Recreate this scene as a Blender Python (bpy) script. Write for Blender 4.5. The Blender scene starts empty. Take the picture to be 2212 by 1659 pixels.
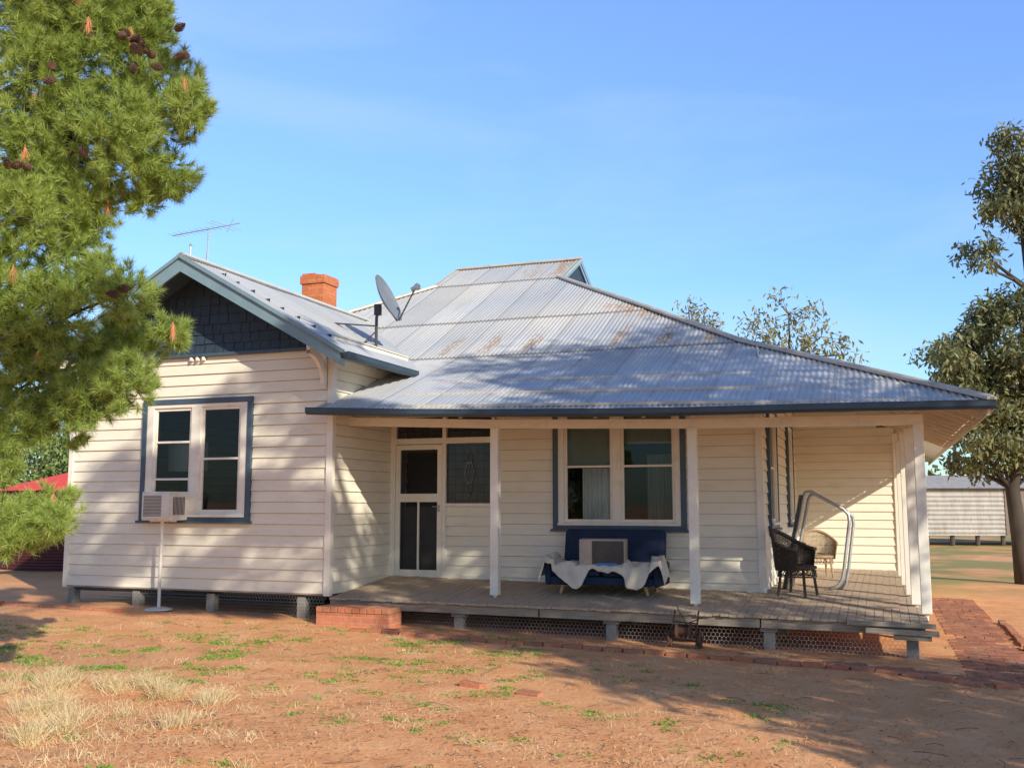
import bpy, math, random
import numpy as np
from mathutils import Vector, Matrix, noise
random.seed(7); rng=np.random.default_rng(7)
scene=bpy.context.scene
COL=scene.collection
EYE=1.65
ANG=math.radians(20.3)
OX,OY=-2.58,14.2
cu,su=math.cos(ANG),math.sin(ANG)
def H(s,d,z=0.0): return Vector((OX+cu*s+su*d, OY-su*s+cu*d, z))

# ------------------------------------------------------------ materials
class NT:
    def __init__(s,name):
        s.m=bpy.data.materials.new(name); s.m.use_nodes=True
        s.t=s.m.node_tree; s.t.nodes.clear()
        s.out=s.t.nodes.new('ShaderNodeOutputMaterial')
        s.b=s.t.nodes.new('ShaderNodeBsdfPrincipled')
        s.t.links.new(s.b.outputs[0],s.out.inputs[0])
        s.tc=s.t.nodes.new('ShaderNodeTexCoord').outputs['Object']
    def put(s,inp,v):
        if isinstance(v,bpy.types.NodeSocket): s.t.links.new(v,inp)
        elif isinstance(v,(tuple,list)) and len(v)==3 and inp.type=='RGBA': inp.default_value=(*v,1)
        else: inp.default_value=v
    def math(s,op,a,b=0.0,c=None,clamp=False):
        n=s.t.nodes.new('ShaderNodeMath'); n.operation=op; n.use_clamp=clamp
        s.put(n.inputs[0],a); s.put(n.inputs[1],b)
        if c is not None: s.put(n.inputs[2],c)
        return n.outputs[0]
    def mapv(s,scale=(1,1,1),vec=None,loc=(0,0,0)):
        n=s.t.nodes.new('ShaderNodeMapping'); s.t.links.new(vec or s.tc,n.inputs[0])
        n.inputs['Scale'].default_value=scale; n.inputs['Location'].default_value=loc
        return n.outputs[0]
    def noise(s,scale,vec=None,detail=4,rough=.55,dist=0):
        n=s.t.nodes.new('ShaderNodeTexNoise'); s.t.links.new(vec or s.tc,n.inputs['Vector'])
        n.inputs['Scale'].default_value=scale; n.inputs['Detail'].default_value=detail
        n.inputs['Roughness'].default_value=rough; n.inputs['Distortion'].default_value=dist
        return n.outputs[0]
    def ramp(s,fac,stops):
        n=s.t.nodes.new('ShaderNodeValToRGB'); s.put(n.inputs[0],fac)
        e=n.color_ramp.elements
        while len(e)<len(stops): e.new(.5)
        for i,(p,c) in enumerate(stops):
            e[i].position=p; e[i].color=(*c,1) if len(c)==3 else c
        return n.outputs[0]
    def mrange(s,v,a,b,c=0.,d=1.):
        n=s.t.nodes.new('ShaderNodeMapRange'); s.put(n.inputs[0],v)
        for i,x in enumerate((a,b,c,d)): n.inputs[i+1].default_value=x
        return n.outputs[0]
    def mix(s,fac,a,b,mode='MIX'):
        n=s.t.nodes.new('ShaderNodeMix'); n.data_type='RGBA'; n.blend_type=mode
        s.put(n.inputs[0],fac); s.put(n.inputs[6],a); s.put(n.inputs[7],b)
        return n.outputs[2]
    def xyz(s,vec=None):
        n=s.t.nodes.new('ShaderNodeSeparateXYZ'); s.t.links.new(vec or s.tc,n.inputs[0]); return n.outputs
    def comb(s,x,y,z):
        n=s.t.nodes.new('ShaderNodeCombineXYZ')
        for i,v in enumerate((x,y,z)): s.put(n.inputs[i],v)
        return n.outputs[0]
    def bump(s,h,strength=.3,dist=.01):
        n=s.t.nodes.new('ShaderNodeBump'); s.put(n.inputs['Height'],h)
        n.inputs['Strength'].default_value=strength; n.inputs['Distance'].default_value=dist
        s.t.links.new(n.outputs[0],s.b.inputs['Normal'])
    def base(s,c): s.put(s.b.inputs['Base Color'],c)
    def rough(s,c): s.put(s.b.inputs['Roughness'],c)
    def metal(s,c): s.put(s.b.inputs['Metallic'],c)

def M(name,c1,c2=None,scale=4,rough=.7,bump=.2,bscale=60,stretch=(1,1,1),metal=0.,dirt=None,dirtamt=.5):
    n=NT(name); c2=c2 or tuple(x*.75 for x in c1)
    v=n.mapv(stretch)
    col=n.ramp(n.noise(scale,v,5),[(.3,c1),(.7,c2)])
    if dirt:
        f=n.mrange(n.noise(scale*2.7,v,6,.7),.52,.72,0,dirtamt)
        col=n.mix(f,col,dirt)
    n.base(col); n.rough(rough); n.metal(metal)
    if bump: n.bump(n.noise(bscale,v,3),bump,.004)
    return n.m

cream=M('cream_paint',(.90,.83,.67),(.84,.77,.62),1.3,.55,.25,30,(.6,.6,3),dirt=(.56,.47,.35),dirtamt=.35)
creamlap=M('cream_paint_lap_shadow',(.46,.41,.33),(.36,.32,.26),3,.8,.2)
cream2=M('cream_trim',(.90,.85,.73),(.83,.77,.66),2,.5,.15,40,dirt=(.48,.41,.32),dirtamt=.3)
bluet=M('blue_trim_paint',(.05,.085,.125),(.07,.11,.155),3,.5,.2)
gutm=M('gutter_blue_paint',(.032,.058,.08),(.045,.074,.10),3,.45,.2)
barge=M('barge_blue_paint',(.21,.32,.36),(.17,.27,.31),3,.45,.2,dirt=(.36,.38,.37),dirtamt=.3)
shingm=M('navy_shingle',(.024,.045,.066),(.034,.058,.082),6,.6,.3)
concrete=M('stump_concrete',(.32,.30,.27),(.20,.185,.165),6,.9,.5)
deckm=M('weathered_deck_timber',(.62,.46,.31),(.46,.34,.23),5,.85,.6,50,(8,.7,1),dirt=(.26,.18,.12),dirtamt=.5)
edgem=M('grey_weathered_timber',(.46,.38,.29),(.28,.23,.17),5,.9,.7,50,(.7,8,8),dirt=(.12,.095,.075),dirtamt=.7)
raftm=M('rafter_timber',(.66,.58,.46),(.52,.44,.34),4,.8,.3)
bark=M('tree_bark',(.12,.09,.07),(.05,.038,.03),6,.95,.9,25,(1,1,.3))
gbark=M('gum_bark',(.085,.065,.05),(.035,.028,.022),5,.9,.8,20,(1,1,.3))
steel=M('galvanised_steel',(.50,.51,.52),(.38,.39,.40),8,.45,.1,metal=.5)
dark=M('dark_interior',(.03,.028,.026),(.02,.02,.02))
white=M('white_enamel',(.82,.78,.69),(.72,.67,.59),5,.4,.1,dirt=(.40,.32,.24),dirtamt=.4)
rusty=M('rusty_iron',(.17,.075,.04),(.08,.045,.03),12,.9,.6)
sofam=M('blue_upholstery',(.012,.024,.06),(.019,.035,.08),5,.9,.4,300)
legm=M('pale_timber',(.58,.35,.16),(.46,.27,.12),5,.5,.1)
clothm=M('cream_blanket_cloth',(.78,.71,.58),(.62,.55,.43),5,.95,.5,200)
wickd=M('dark_wicker',(.085,.06,.042),(.04,.03,.022),30,.7,.9,60)
wickl=M('tan_wicker',(.42,.29,.18),(.27,.18,.11),30,.7,.9,60)
dishm=M('dish_grey_paint',(.20,.22,.24),(.15,.17,.19),6,.5,.1)
boxm=M('beige_appliance_case',(.46,.38,.30),(.38,.31,.25),6,.5,.1)
grillm=M('dark_grille',(.07,.06,.055),(.04,.037,.035),6,.5,.1)
labelm=M('blue_label',(.05,.25,.5),(.05,.22,.45))
conem=M('pine_cone_scale',(.15,.085,.05),(.08,.045,.028),20,.8,.8)
curt=M('curtain_cloth',(.80,.80,.77),(.68,.68,.65),3,.9,.1)
blind=M('holland_blind',(.38,.43,.39),(.34,.38,.35),3,.9,.1)
twigm=M('dry_twig',(.32,.20,.12),(.18,.11,.075),20,.9,0)

# glass
n=NT('window_glass'); g=n.t.nodes.new('ShaderNodeBsdfGlossy'); g.inputs['Roughness'].default_value=.02
g.inputs['Color'].default_value=(.85,.9,.95,1)
t=n.t.nodes.new('ShaderNodeBsdfTransparent'); t.inputs[0].default_value=(.75,.8,.8,1)
fr=n.t.nodes.new('ShaderNodeFresnel'); fr.inputs[0].default_value=1.5
bm=n.t.nodes.new('ShaderNodeBump'); n.t.links.new(n.noise(3.,None,2),bm.inputs['Height']); bm.inputs['Strength'].default_value=.1; bm.inputs['Distance'].default_value=.02
n.t.links.new(bm.outputs[0],g.inputs['Normal'])
mx=n.t.nodes.new('ShaderNodeMixShader'); n.t.links.new(n.math('MULTIPLY',fr.outputs[0],1.0),mx.inputs[0])
n.t.links.new(t.outputs[0],mx.inputs[1]); n.t.links.new(g.outputs[0],mx.inputs[2]); n.t.links.new(mx.outputs[0],n.out.inputs[0])
glass=n.m
n=NT('leadlight_glass'); br=n.t.nodes.new('ShaderNodeTexBrick')
x,y,z=n.xyz(); n.t.links.new(n.comb(x,z,0.),br.inputs['Vector']); br.offset=0
br.inputs['Scale'].default_value=1; br.inputs['Brick Width'].default_value=.12; br.inputs['Row Height'].default_value=.12; br.inputs['Mortar Size'].default_value=.006
br.inputs['Color1'].default_value=(.045,.05,.05,1); br.inputs['Color2'].default_value=(.025,.028,.028,1); br.inputs['Mortar'].default_value=(.005,.005,.005,1)
n.base(br.outputs[0]); n.rough(.15); leadm=n.m
def brickmat(name,c1,c2,mo,bw=.23,rh=.085,mode='v'):
    n=NT(name); x,y,z=n.xyz(); br=n.t.nodes.new('ShaderNodeTexBrick')
    v=n.comb(n.math('ADD',x,y),z,0.) if mode=='v' else n.comb(x,y,0.)
    n.t.links.new(v,br.inputs['Vector']); br.inputs['Scale'].default_value=1
    br.inputs['Brick Width'].default_value=bw; br.inputs['Row Height'].default_value=rh; br.inputs['Mortar Size'].default_value=.006
    br.inputs['Color1'].default_value=(*c1,1); br.inputs['Color2'].default_value=(*c2,1); br.inputs['Mortar'].default_value=(*mo,1)
    nz=n.noise(14,None,5); col=n.mix(n.mrange(nz,.4,.75,0,.45),br.outputs[0],tuple(q*.45 for q in c1))
    n.base(col); n.rough(.85)
    n.bump(n.math('ADD',n.math('MULTIPLY',br.outputs[1],-1),n.math('MULTIPLY',nz,.4)),.5,.006)
    return n.m
brick=brickmat('red_brick',(.62,.22,.11),(.50,.165,.08),(.46,.33,.24))
chbrick=brickmat('orange_brick',(.72,.22,.075),(.58,.165,.06),(.42,.20,.12),.2,.08)
def brickrand(name,stops):
    n=NT(name); gi=n.t.nodes.new('ShaderNodeNewGeometry')
    c=n.ramp(gi.outputs['Random Per Island'],stops)
    c=n.mix(n.mrange(n.noise(3,None,5,.7),.45,.65,0,.6),c,(.52,.27,.14)); c=n.mix(n.mrange(n.noise(30,None,4,.7),.5,.7,0,.5),c,(.16,.08,.05))
    n.base(c); n.rough(.9); n.bump(n.noise(40,None,4),.5,.005); return n.m
onebrick=brickrand('weathered_brick',[(0,(.46,.15,.075)),(.5,(.55,.20,.10)),(1,(.38,.16,.10))])
pathm=brickrand('paving_brick',[(0,(.32,.11,.06)),(.5,(.44,.16,.085)),(1,(.27,.11,.07))])

def ironmat(name,swap=False):
    n=NT(name); x,y,z=n.xyz()
    if swap: x,y=y,x
    sx=n.math('FLOOR',n.math('DIVIDE',x,.762))
    row=0.0 if swap else n.math('ADD',n.math('GREATER_THAN',y,2.78),n.math('ADD',n.math('GREATER_THAN',y,4.55),n.math('GREATER_THAN',y,6.96)))
    wn=n.t.nodes.new('ShaderNodeTexWhiteNoise'); n.t.links.new(n.comb(sx,row,0.),wn.inputs['Vector'])
    basec=n.ramp(wn.outputs[0],[(0,(.47,.49,.51)),(.5,(.56,.57,.58)),(1,(.66,.655,.64))])
    st=n.noise(1.0,n.mapv((.6,9,.6) if swap else (9,.6,.6)),5,.6)
    basec=n.mix(n.mrange(st,.42,.7,0,.4),basec,(.40,.40,.40))
    warm=n.noise(.5,None,3); basec=n.mix(n.mrange(warm,.42,.7,0,.55),basec,(.62,.57,.49))
    frx=n.math('FRACT',n.math('DIVIDE',x,.762))
    basec=n.mix(n.math('MULTIPLY',n.mrange(frx,.035,.015),.45),basec,(.16,.15,.14))
    rf=n.noise(30,n.mapv((.45,1,1) if swap else (1,.4,1)),4,.7)
    rr=n.math('MULTIPLY',n.mrange(n.noise(1,n.mapv((.9,6,1) if swap else (6,.9,1),loc=(5,3,0)),6,.75),.61,.70),.5)
    if not swap:
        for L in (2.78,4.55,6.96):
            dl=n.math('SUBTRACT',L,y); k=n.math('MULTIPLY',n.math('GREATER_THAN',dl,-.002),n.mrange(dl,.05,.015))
            basec=n.mix(n.math('MULTIPLY',k,.65),basec,(.15,.12,.10))  # shadow below each sheet lap, painted into the iron colour
        rn=n.noise(1.0,n.mapv((6.5,1.8,1.3)),6,.75)
        b1=n.math('MULTIPLY',n.mrange(y,2.80,2.95),n.mrange(y,4.3,3.3))
        sel=n.math('GREATER_THAN',n.math('FRACT',n.math('MULTIPLY',wn.outputs[0],7.3)),.42)
        fx=n.math('ABSOLUTE',n.math('SUBTRACT',frx,.5))
        band=n.math('MULTIPLY',n.math('MULTIPLY',b1,sel),n.math('MULTIPLY',n.mrange(x,.0,.4),n.mrange(fx,.25,.08)))
        b2=n.math('MULTIPLY',n.mrange(y,6.9,7.3),n.math('MULTIPLY',n.mrange(x,.2,.7),n.mrange(fx,.42,.2)))
        b3=n.math('MULTIPLY',n.mrange(n.math('ADD',x,y),7.3,7.9),n.math('MULTIPLY',n.mrange(y,3.9,4.6),n.mrange(y,5.4,4.8)))
        allb=n.math('MAXIMUM',band,n.math('MAXIMUM',b2,b3))
        v=n.math('ADD',n.math('ADD',n.math('MULTIPLY',rn,.4),n.math('MULTIPLY',rf,.6)),n.math('MULTIPLY',allb,.10))
        rr1=n.math('MULTIPLY',n.mrange(allb,.05,.3),n.mrange(v,.56,.61))
        rr=n.math('MAXIMUM',rr,rr1)
    n.base(n.mix(n.math('MULTIPLY',rr,.85),basec,n.ramp(rf,[(.35,(.16,.09,.055)),(.65,(.38,.23,.13))])))
    n.rough(n.math('MULTIPLY_ADD',rr,.3,.5)); n.metal(n.math('MULTIPLY_ADD',rr,-.2,.25))
    n.bump(n.noise(30,None,3),.15,.004); return n.m
iron=ironmat('weathered_roof_iron'); iron2=ironmat('weathered_side_roof_iron',True)
shediron=M('old_shed_iron',(.46,.43,.39),(.34,.31,.28),1.2,.6,.2,metal=.1,stretch=(3,3,.6),dirt=(.28,.15,.09),dirtamt=.8)
redtank=M('shaded_red_iron',(.10,.016,.016),(.065,.012,.012),3,.55,.2)  # base red darkened to carry the shade on the tank wall

# ground
n=NT('red_dirt')
big=n.noise(.35,None,4); med=n.noise(2.2,None,6,.65); fine=n.noise(22,None,6,.7)
c=n.ramp(med,[(.3,(.72,.29,.105)),(.5,(.83,.38,.155)),(.72,(.89,.48,.225))])
c=n.mix(n.mrange(big,.45,.65,0,.5),c,(.68,.31,.125))
c=n.mix(n.mrange(fine,.55,.71,0,.5),c,(.44,.22,.105))
c=n.mix(n.mrange(n.noise(60,None,3,.7),.62,.74,0,.6),c,(.85,.58,.34))
px,py,pz=n.xyz()
gm=n.math('MULTIPLY',n.mrange(py,19,24),n.mrange(n.noise(.25,None,4),.42,.55))
c=n.mix(n.math('MULTIPLY',gm,.75),c,(.16,.23,.05))
n.base(c); n.rough(.95); n.bump(n.math('ADD',n.noise(9,None,6,.7),n.math('MULTIPLY',fine,.6)),.8,.025); dirt=n.m

def foliage(name,stops,transl=.3,rough=.6):
    n=NT(name); gi=n.t.nodes.new('ShaderNodeNewGeometry')
    f=n.math('ADD',n.math('MULTIPLY',gi.outputs['Random Per Island'],.6),n.math('MULTIPLY',n.noise(1.1,None,3),.4))
    c=n.ramp(f,stops); n.base(c); n.rough(rough)
    tr=n.t.nodes.new('ShaderNodeBsdfTranslucent'); n.t.links.new(c,tr.inputs[0])
    mx=n.t.nodes.new('ShaderNodeMixShader'); mx.inputs[0].default_value=transl
    n.t.links.new(n.b.outputs[0],mx.inputs[1]); n.t.links.new(tr.outputs[0],mx.inputs[2]); n.t.links.new(mx.outputs[0],n.out.inputs[0])
    return n.m
pinef=foliage('pine_needles',[(.15,(.19,.28,.06)),(.5,(.40,.52,.11)),(.8,(.60,.66,.20))],.38)
deadf=foliage('dead_pine_needles',[(.2,(.70,.28,.14)),(.8,(.85,.42,.22))],.3)
gumf=foliage('gum_leaves',[(.15,(.08,.10,.04)),(.5,(.165,.18,.07)),(.8,(.29,.26,.10)),(.95,(.45,.30,.13))],.25)
gumf2=foliage('yellowing_gum_leaves',[(.15,(.14,.16,.06)),(.5,(.28,.26,.11)),(.85,(.50,.37,.16))],.3)
bushf=foliage('bush_leaves',[(.15,(.12,.18,.05)),(.6,(.24,.33,.10)),(.9,(.36,.42,.16))],.25)
straw=foliage('straw_grass',[(.15,(.62,.46,.23)),(.6,(.84,.70,.40)),(.9,(.92,.83,.56))],.3,.7)
weedf=foliage('green_weeds',[(.15,(.10,.24,.025)),(.6,(.21,.42,.05)),(.9,(.30,.50,.09))],.3)
litm=foliage('leaf_litter',[(.1,(.26,.12,.05)),(.45,(.50,.26,.12)),(.75,(.74,.47,.24)),(.95,(.86,.68,.42))],.1,.8)

# ------------------------------------------------------------ mesh helpers
class MB:
    def __init__(s): s.v=[];s.f=[];s.m=[]
    def quad(s,*p,mi=0):
        b=len(s.v); s.v+= [tuple(q) for q in p]; s.f.append(tuple(range(b,b+len(p)))); s.m.append(mi)
    def box(s,x0,y0,z0,x1,y1,z1,mi=0,R=None):
        P=[(x,y,z) for z in (z0,z1) for y in (y0,y1) for x in (x0,x1)]
        if R is not None: P=[tuple(R@Vector(p)) for p in P]
        b=len(s.v); s.v+=P
        for f in ((0,2,3,1),(4,5,7,6),(0,1,5,4),(2,6,7,3),(0,4,6,2),(1,3,7,5)):
            s.f.append(tuple(b+i for i in f)); s.m.append(mi)
    def beam(s,p0,p1,w,h,mi=0,up=(0,0,1)):
        p0=Vector(p0);p1=Vector(p1); d=(p1-p0).normalized(); sd=d.cross(Vector(up)).normalized()*w/2; uu=sd.cross(d).normalized()*h/2
        P=[p0-sd-uu,p0+sd-uu,p0-sd+uu,p0+sd+uu,p1-sd-uu,p1+sd-uu,p1-sd+uu,p1+sd+uu]
        b=len(s.v); s.v+=[tuple(q) for q in P]
        for f in ((0,1,3,2),(4,6,7,5),(0,4,5,1),(2,3,7,6),(0,2,6,4),(1,5,7,3)):
            s.f.append(tuple(b+i for i in f)); s.m.append(mi)
    def tube(s,pts,r,k=8,mi=0,caps=True):
        pts=[Vector(p) for p in pts]; n=len(pts)
        rs=r if isinstance(r,(list,tuple)) else [r]*n
        b=len(s.v); ref=None
        for i,p in enumerate(pts):
            t=(pts[min(i+1,n-1)]-pts[max(i-1,0)]).normalized()
            if ref is None: ref=Vector((0,0,1)) if abs(t.z)<.9 else Vector((1,0,0))
            a=(ref-t*ref.dot(t)).normalized(); ref=a; c=t.cross(a)
            for j in range(k):
                q=p+(a*math.cos(2*math.pi*j/k)+c*math.sin(2*math.pi*j/k))*rs[i]; s.v.append(tuple(q))
        for i in range(n-1):
            for j in range(k):
                s.f.append((b+i*k+j,b+i*k+(j+1)%k,b+(i+1)*k+(j+1)%k,b+(i+1)*k+j)); s.m.append(mi)
        if caps:
            s.f.append(tuple(b+j for j in range(k))[::-1]); s.m.append(mi)
            s.f.append(tuple(b+(n-1)*k+j for j in range(k))); s.m.append(mi)
    def lathe(s,prof,k=24,mi=0,R=None):
        b=len(s.v)
        for r,z in prof:
            for j in range(k):
                q=Vector((r*math.cos(2*math.pi*j/k),r*math.sin(2*math.pi*j/k),z))
                s.v.append(tuple(R@q if R is not None else q))
        for i in range(len(prof)-1):
            for j in range(k):
                s.f.append((b+i*k+j,b+i*k+(j+1)%k,b+(i+1)*k+(j+1)%k,b+(i+1)*k+j)); s.m.append(mi)
    def plate(s,x0,x1,z0,z1,holes,y0,y1,mi=0):
        xs=sorted({x0,x1,*[h[0] for h in holes],*[h[1] for h in holes]}); zs=sorted({z0,z1,*[h[2] for h in holes],*[h[3] for h in holes]})
        for a,b_ in zip(xs,xs[1:]):
            for c,d in zip(zs,zs[1:]):
                mx_,mz=(a+b_)/2,(c+d)/2
                if any(h[0]<mx_<h[1] and h[2]<mz<h[3] for h in holes): continue
                s.box(a,y0,c,b_,y1,d,mi)
    def obj(s,name,mats,parent=None,smooth=False,bevel=0,loc=None,rotz=0,label=None):
        me=bpy.data.meshes.new(name); me.from_pydata(s.v,[],s.f)
        mats=mats if isinstance(mats,(list,tuple)) else [mats]
        for m in mats: me.materials.append(m)
        me.polygons.foreach_set('material_index',s.m)
        if smooth: me.polygons.foreach_set('use_smooth',[True]*len(s.f))
        me.update(); o=bpy.data.objects.new(name,me); COL.objects.link(o)
        if parent: o.parent=parent
        if loc is not None: o.location=loc
        o.rotation_euler[2]=rotz
        if bevel:
            b=o.modifiers.new('b','BEVEL'); b.width=bevel; b.segments=2; b.limit_method='ANGLE'
        if label: o['label']=label
        return o
def npmesh(name,V,k,mats,parent=None,mi=None):
    V=np.asarray(V,dtype=np.float32).reshape(-1,3); nv=len(V); nf=nv//k
    me=bpy.data.meshes.new(name); me.vertices.add(nv); me.vertices.foreach_set('co',V.ravel())
    me.loops.add(nv); me.loops.foreach_set('vertex_index',np.arange(nv,dtype=np.int32))
    me.polygons.add(nf); me.polygons.foreach_set('loop_start',np.arange(0,nv,k,dtype=np.int32))
    mats=mats if isinstance(mats,(list,tuple)) else [mats]
    for m in mats: me.materials.append(m)
    if mi is not None: me.polygons.foreach_set('material_index',np.asarray(mi,dtype=np.int32))
    me.update(calc_edges=True); me.validate()
    o=bpy.data.objects.new(name,me); COL.objects.link(o)
    if parent: o.parent=parent
    return o
def empty(name,label,cat,loc=(0,0,0),rotz=0,group=None):
    o=bpy.data.objects.new(name,None); COL.objects.link(o); o.location=loc; o.rotation_euler[2]=rotz
    o.empty_display_size=.2; o['label']=label; o['category']=cat
    if group: o['group']=group
    return o

# ------------------------------------------------------------ ground
def gz(x,y):
    h=-.022*max(-8,min(8,x))
    f=1/(1+(max(0,abs(y-10)-14)/20)**2)
    h*=f
    h+=.03*noise.noise(Vector((x*.5,y*.5,0)))+.012*noise.noise(Vector((x*2.3,y*2.3,3)))
    return h
def axis(lo,hi,step,far):
    a=list(np.arange(lo,hi+1e-6,step)); st=step; x=hi
    up=[]
    while x<far: st*=1.35; x+=st; up.append(x)
    st=step; x=lo; dn=[]
    while x>-far: st*=1.35; x-=st; dn.append(x)
    return dn[::-1]+a+up
xs=axis(-9,13,.11,900); ys=axis(3.5,19,.11,900)
me=bpy.data.meshes.new('ground'); vv=[(x,y,gz(x,y)) for y in ys for x in xs]; nx=len(xs)
ff=[(j*nx+i,j*nx+i+1,(j+1)*nx+i+1,(j+1)*nx+i) for j in range(len(ys)-1) for i in range(nx-1)]
me.from_pydata(vv,[],ff); me.polygons.foreach_set('use_smooth',[True]*len(ff)); me.materials.append(dirt)
go=bpy.data.objects.new('ground',me); COL.objects.link(go); go['kind']='structure'

# ------------------------------------------------------------ house
house=empty('house','cream weatherboard farmhouse with corrugated iron roof and verandah','house',(OX,OY,0),-ANG)
GP=[(-.17,3.0),(2.63,2.88),(5.1,2.82),(8.53,2.79)]
def interp(x,P):
    if x<=P[0][0]: return P[0][1]
    for (a,b),(c,d) in zip(P,P[1:]):
        if x<=c: return b+(d-b)*(x-a)/(c-a)
    return P[-1][1]
gut=lambda s: interp(s,GP)
def zroof(s,d): return interp(d,[(-.3,gut(s)),(2.78,4.09),(6.96,6.33),(8.2,6.995)])
def zroofR(run): return interp(run,[(0,2.79),(3.08,4.09),(7.26,6.33)])
def zfl(s,d):
    f=.365-.045*s/7.9; b=.55-.14*s/7.9; t=min(1,max(0,d/1.9))
    return f+(b-f)*t

def boards(mb,org,dr,nm,L,z0,z1,holes=(),step=.16,prot=.022,amax=None,amin=None):
    org=Vector(org);dr=Vector(dr);nm=Vector(nm)
    P=lambda a,z,o: tuple(org+dr*a+nm*o+Vector((0,0,z)))
    z=z0
    while z<z1-1e-4:
        zt=min(z+step,z1); lap=zt-.006
        cuts=sorted({z,zt,lap,*[h[2] for h in holes if z<h[2]<zt],*[h[3] for h in holes if z<h[3]<zt]})
        jit=random.uniform(-.003,.003)
        off=lambda q: .003+(prot+jit)*(1-(q-z)/step)
        for a_,b_ in zip(cuts,cuts[1:]):
            mz=(a_+b_)/2; lo=amin(b_) if amin else 0; hi=amax(b_) if amax else L
            iv=[(lo,hi)]
            for h in holes:
                if h[2]<mz<h[3]:
                    nv=[]
                    for p,q in iv:
                        if h[1]<=p or h[0]>=q: nv.append((p,q)); continue
                        if h[0]>p: nv.append((p,h[0]))
                        if h[1]<q: nv.append((h[1],q))
                    iv=nv
            for p,q in iv:
                if q-p<.005: continue
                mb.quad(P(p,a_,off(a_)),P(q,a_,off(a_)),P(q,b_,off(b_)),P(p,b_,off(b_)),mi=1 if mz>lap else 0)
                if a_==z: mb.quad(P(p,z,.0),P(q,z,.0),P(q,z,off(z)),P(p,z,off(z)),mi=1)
        z=zt
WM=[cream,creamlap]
LW=-4.68
WH=(-3.22,-1.36,1.47,3.17)
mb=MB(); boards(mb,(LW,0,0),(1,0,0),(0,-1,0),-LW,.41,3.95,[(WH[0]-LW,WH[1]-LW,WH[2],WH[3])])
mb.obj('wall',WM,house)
mb=MB(); boards(mb,(0,.0,0),(0,1,0),(1,0,0),2.4,.40,4.1); mb.obj('wall',WM,house)
mb=MB(); boards(mb,(0,1.9,0),(1,0,0),(0,-1,0),5.75,.40,3.70,[(0,1.80,.3,3.12),(2.79,4.65,1.35,3.05)])
mb.obj('wall',WM,house)
mb=MB(); boards(mb,(5.75,1.9,0),(0,1,0),(1,0,0),6.1,.38,3.9,[(.85,1.95,1.35,3.05),(4.0,5.0,1.35,3.05)])
mb.obj('wall',WM,house)
mb=MB(); boards(mb,(5.75,8.0,0),(1,0,0),(0,-1,0),1.85,.40,3.9,amax=lambda z:min(1.85,2.78-(z-2.79)/.422-.1))
mb.obj('wall',WM,house)
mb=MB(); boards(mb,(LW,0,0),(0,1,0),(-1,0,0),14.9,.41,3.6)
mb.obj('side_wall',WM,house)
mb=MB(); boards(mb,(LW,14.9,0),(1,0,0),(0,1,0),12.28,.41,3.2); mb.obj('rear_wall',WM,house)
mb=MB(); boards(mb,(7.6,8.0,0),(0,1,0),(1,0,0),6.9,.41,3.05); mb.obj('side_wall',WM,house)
for b_ in ((LW-.04,-.04,.38,LW+.04,.04,3.95),(-.05,-.045,.38,.045,.045,4.05),(5.70,1.855,.40,5.795,1.95,3.7),(7.56,7.955,.4,7.65,8.05,3.0),(.0,1.84,.5,.05,1.89,3.3)):
    mb=MB(); mb.box(*b_); mb.obj('corner_trim',cream2,house)
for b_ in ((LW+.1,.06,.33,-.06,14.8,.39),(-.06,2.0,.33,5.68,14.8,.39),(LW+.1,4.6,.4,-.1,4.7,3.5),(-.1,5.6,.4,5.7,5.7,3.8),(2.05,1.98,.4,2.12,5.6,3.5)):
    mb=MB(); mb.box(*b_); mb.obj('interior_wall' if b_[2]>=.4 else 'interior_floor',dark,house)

def window(s0,d,z0,W,Hh,panels,mids,rot=0,name='window',label=None,casing=.08):
    mb=MB(); mb.plate(-0,W,0,Hh,[(casing,W-casing,casing*.7,Hh-casing)],-.065,0.02)
    mb.box(-.03,-.10,-.035,W+.03,0,.0)
    w=mb.obj(name,bluet,house,bevel=.004,loc=(s0,d,z0),rotz=rot,label=label)
    mb=MB(); mb.plate(casing,W-casing,casing*.7,Hh-casing,panels,-.05,.06)
    mb.box(casing,-.085,casing*.7,W-casing,-.052,casing*.7+.035)
    mb.obj('frame',cream2,w,bevel=.003)
    for (a,b,c,e),md in zip(panels,mids):
        mb=MB(); bd=.045; ms=sorted(md); zs=[c+bd]+sum([[m-.016,m+.016] for m in ms],[])+[e-bd]
        hs=[(a+bd,b-bd,zs[i],zs[i+1]) for i in range(0,len(zs),2)]
        mb.plate(a,b,c,e,hs,-.02,.02); sa=mb.obj('sash',cream2,w,bevel=.002)
        mb=MB(); mb.quad((a+.02,.005,c+.02),(b-.02,.005,c+.02),(b-.02,.005,e-.02),(a+.02,.005,e-.02)); mb.obj('glass',glass,sa)
    return w
W1=window(-3.29,0,1.41,1.98,1.83,[(.20,.90,.12,1.70),(1.07,1.78,.12,1.70)],[[.62,1.18],[.92]],label='timber sash window in blue surround above the air conditioner')
W2=window(2.72,1.9,1.29,2.0,1.84,[(.17,.92,.1,1.74),(1.04,1.84,.1,1.74)],[[.92],[.92]],label='wide timber double sash window with lace curtains')
W3=window(5.75,2.7,1.29,1.2,1.84,[(.16,1.04,.1,1.74)],[[.92]],rot=math.pi/2)
W4=window(5.75,5.85,1.29,1.1,1.84,[(.16,.94,.1,1.74)],[[.92]],rot=math.pi/2)
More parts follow.
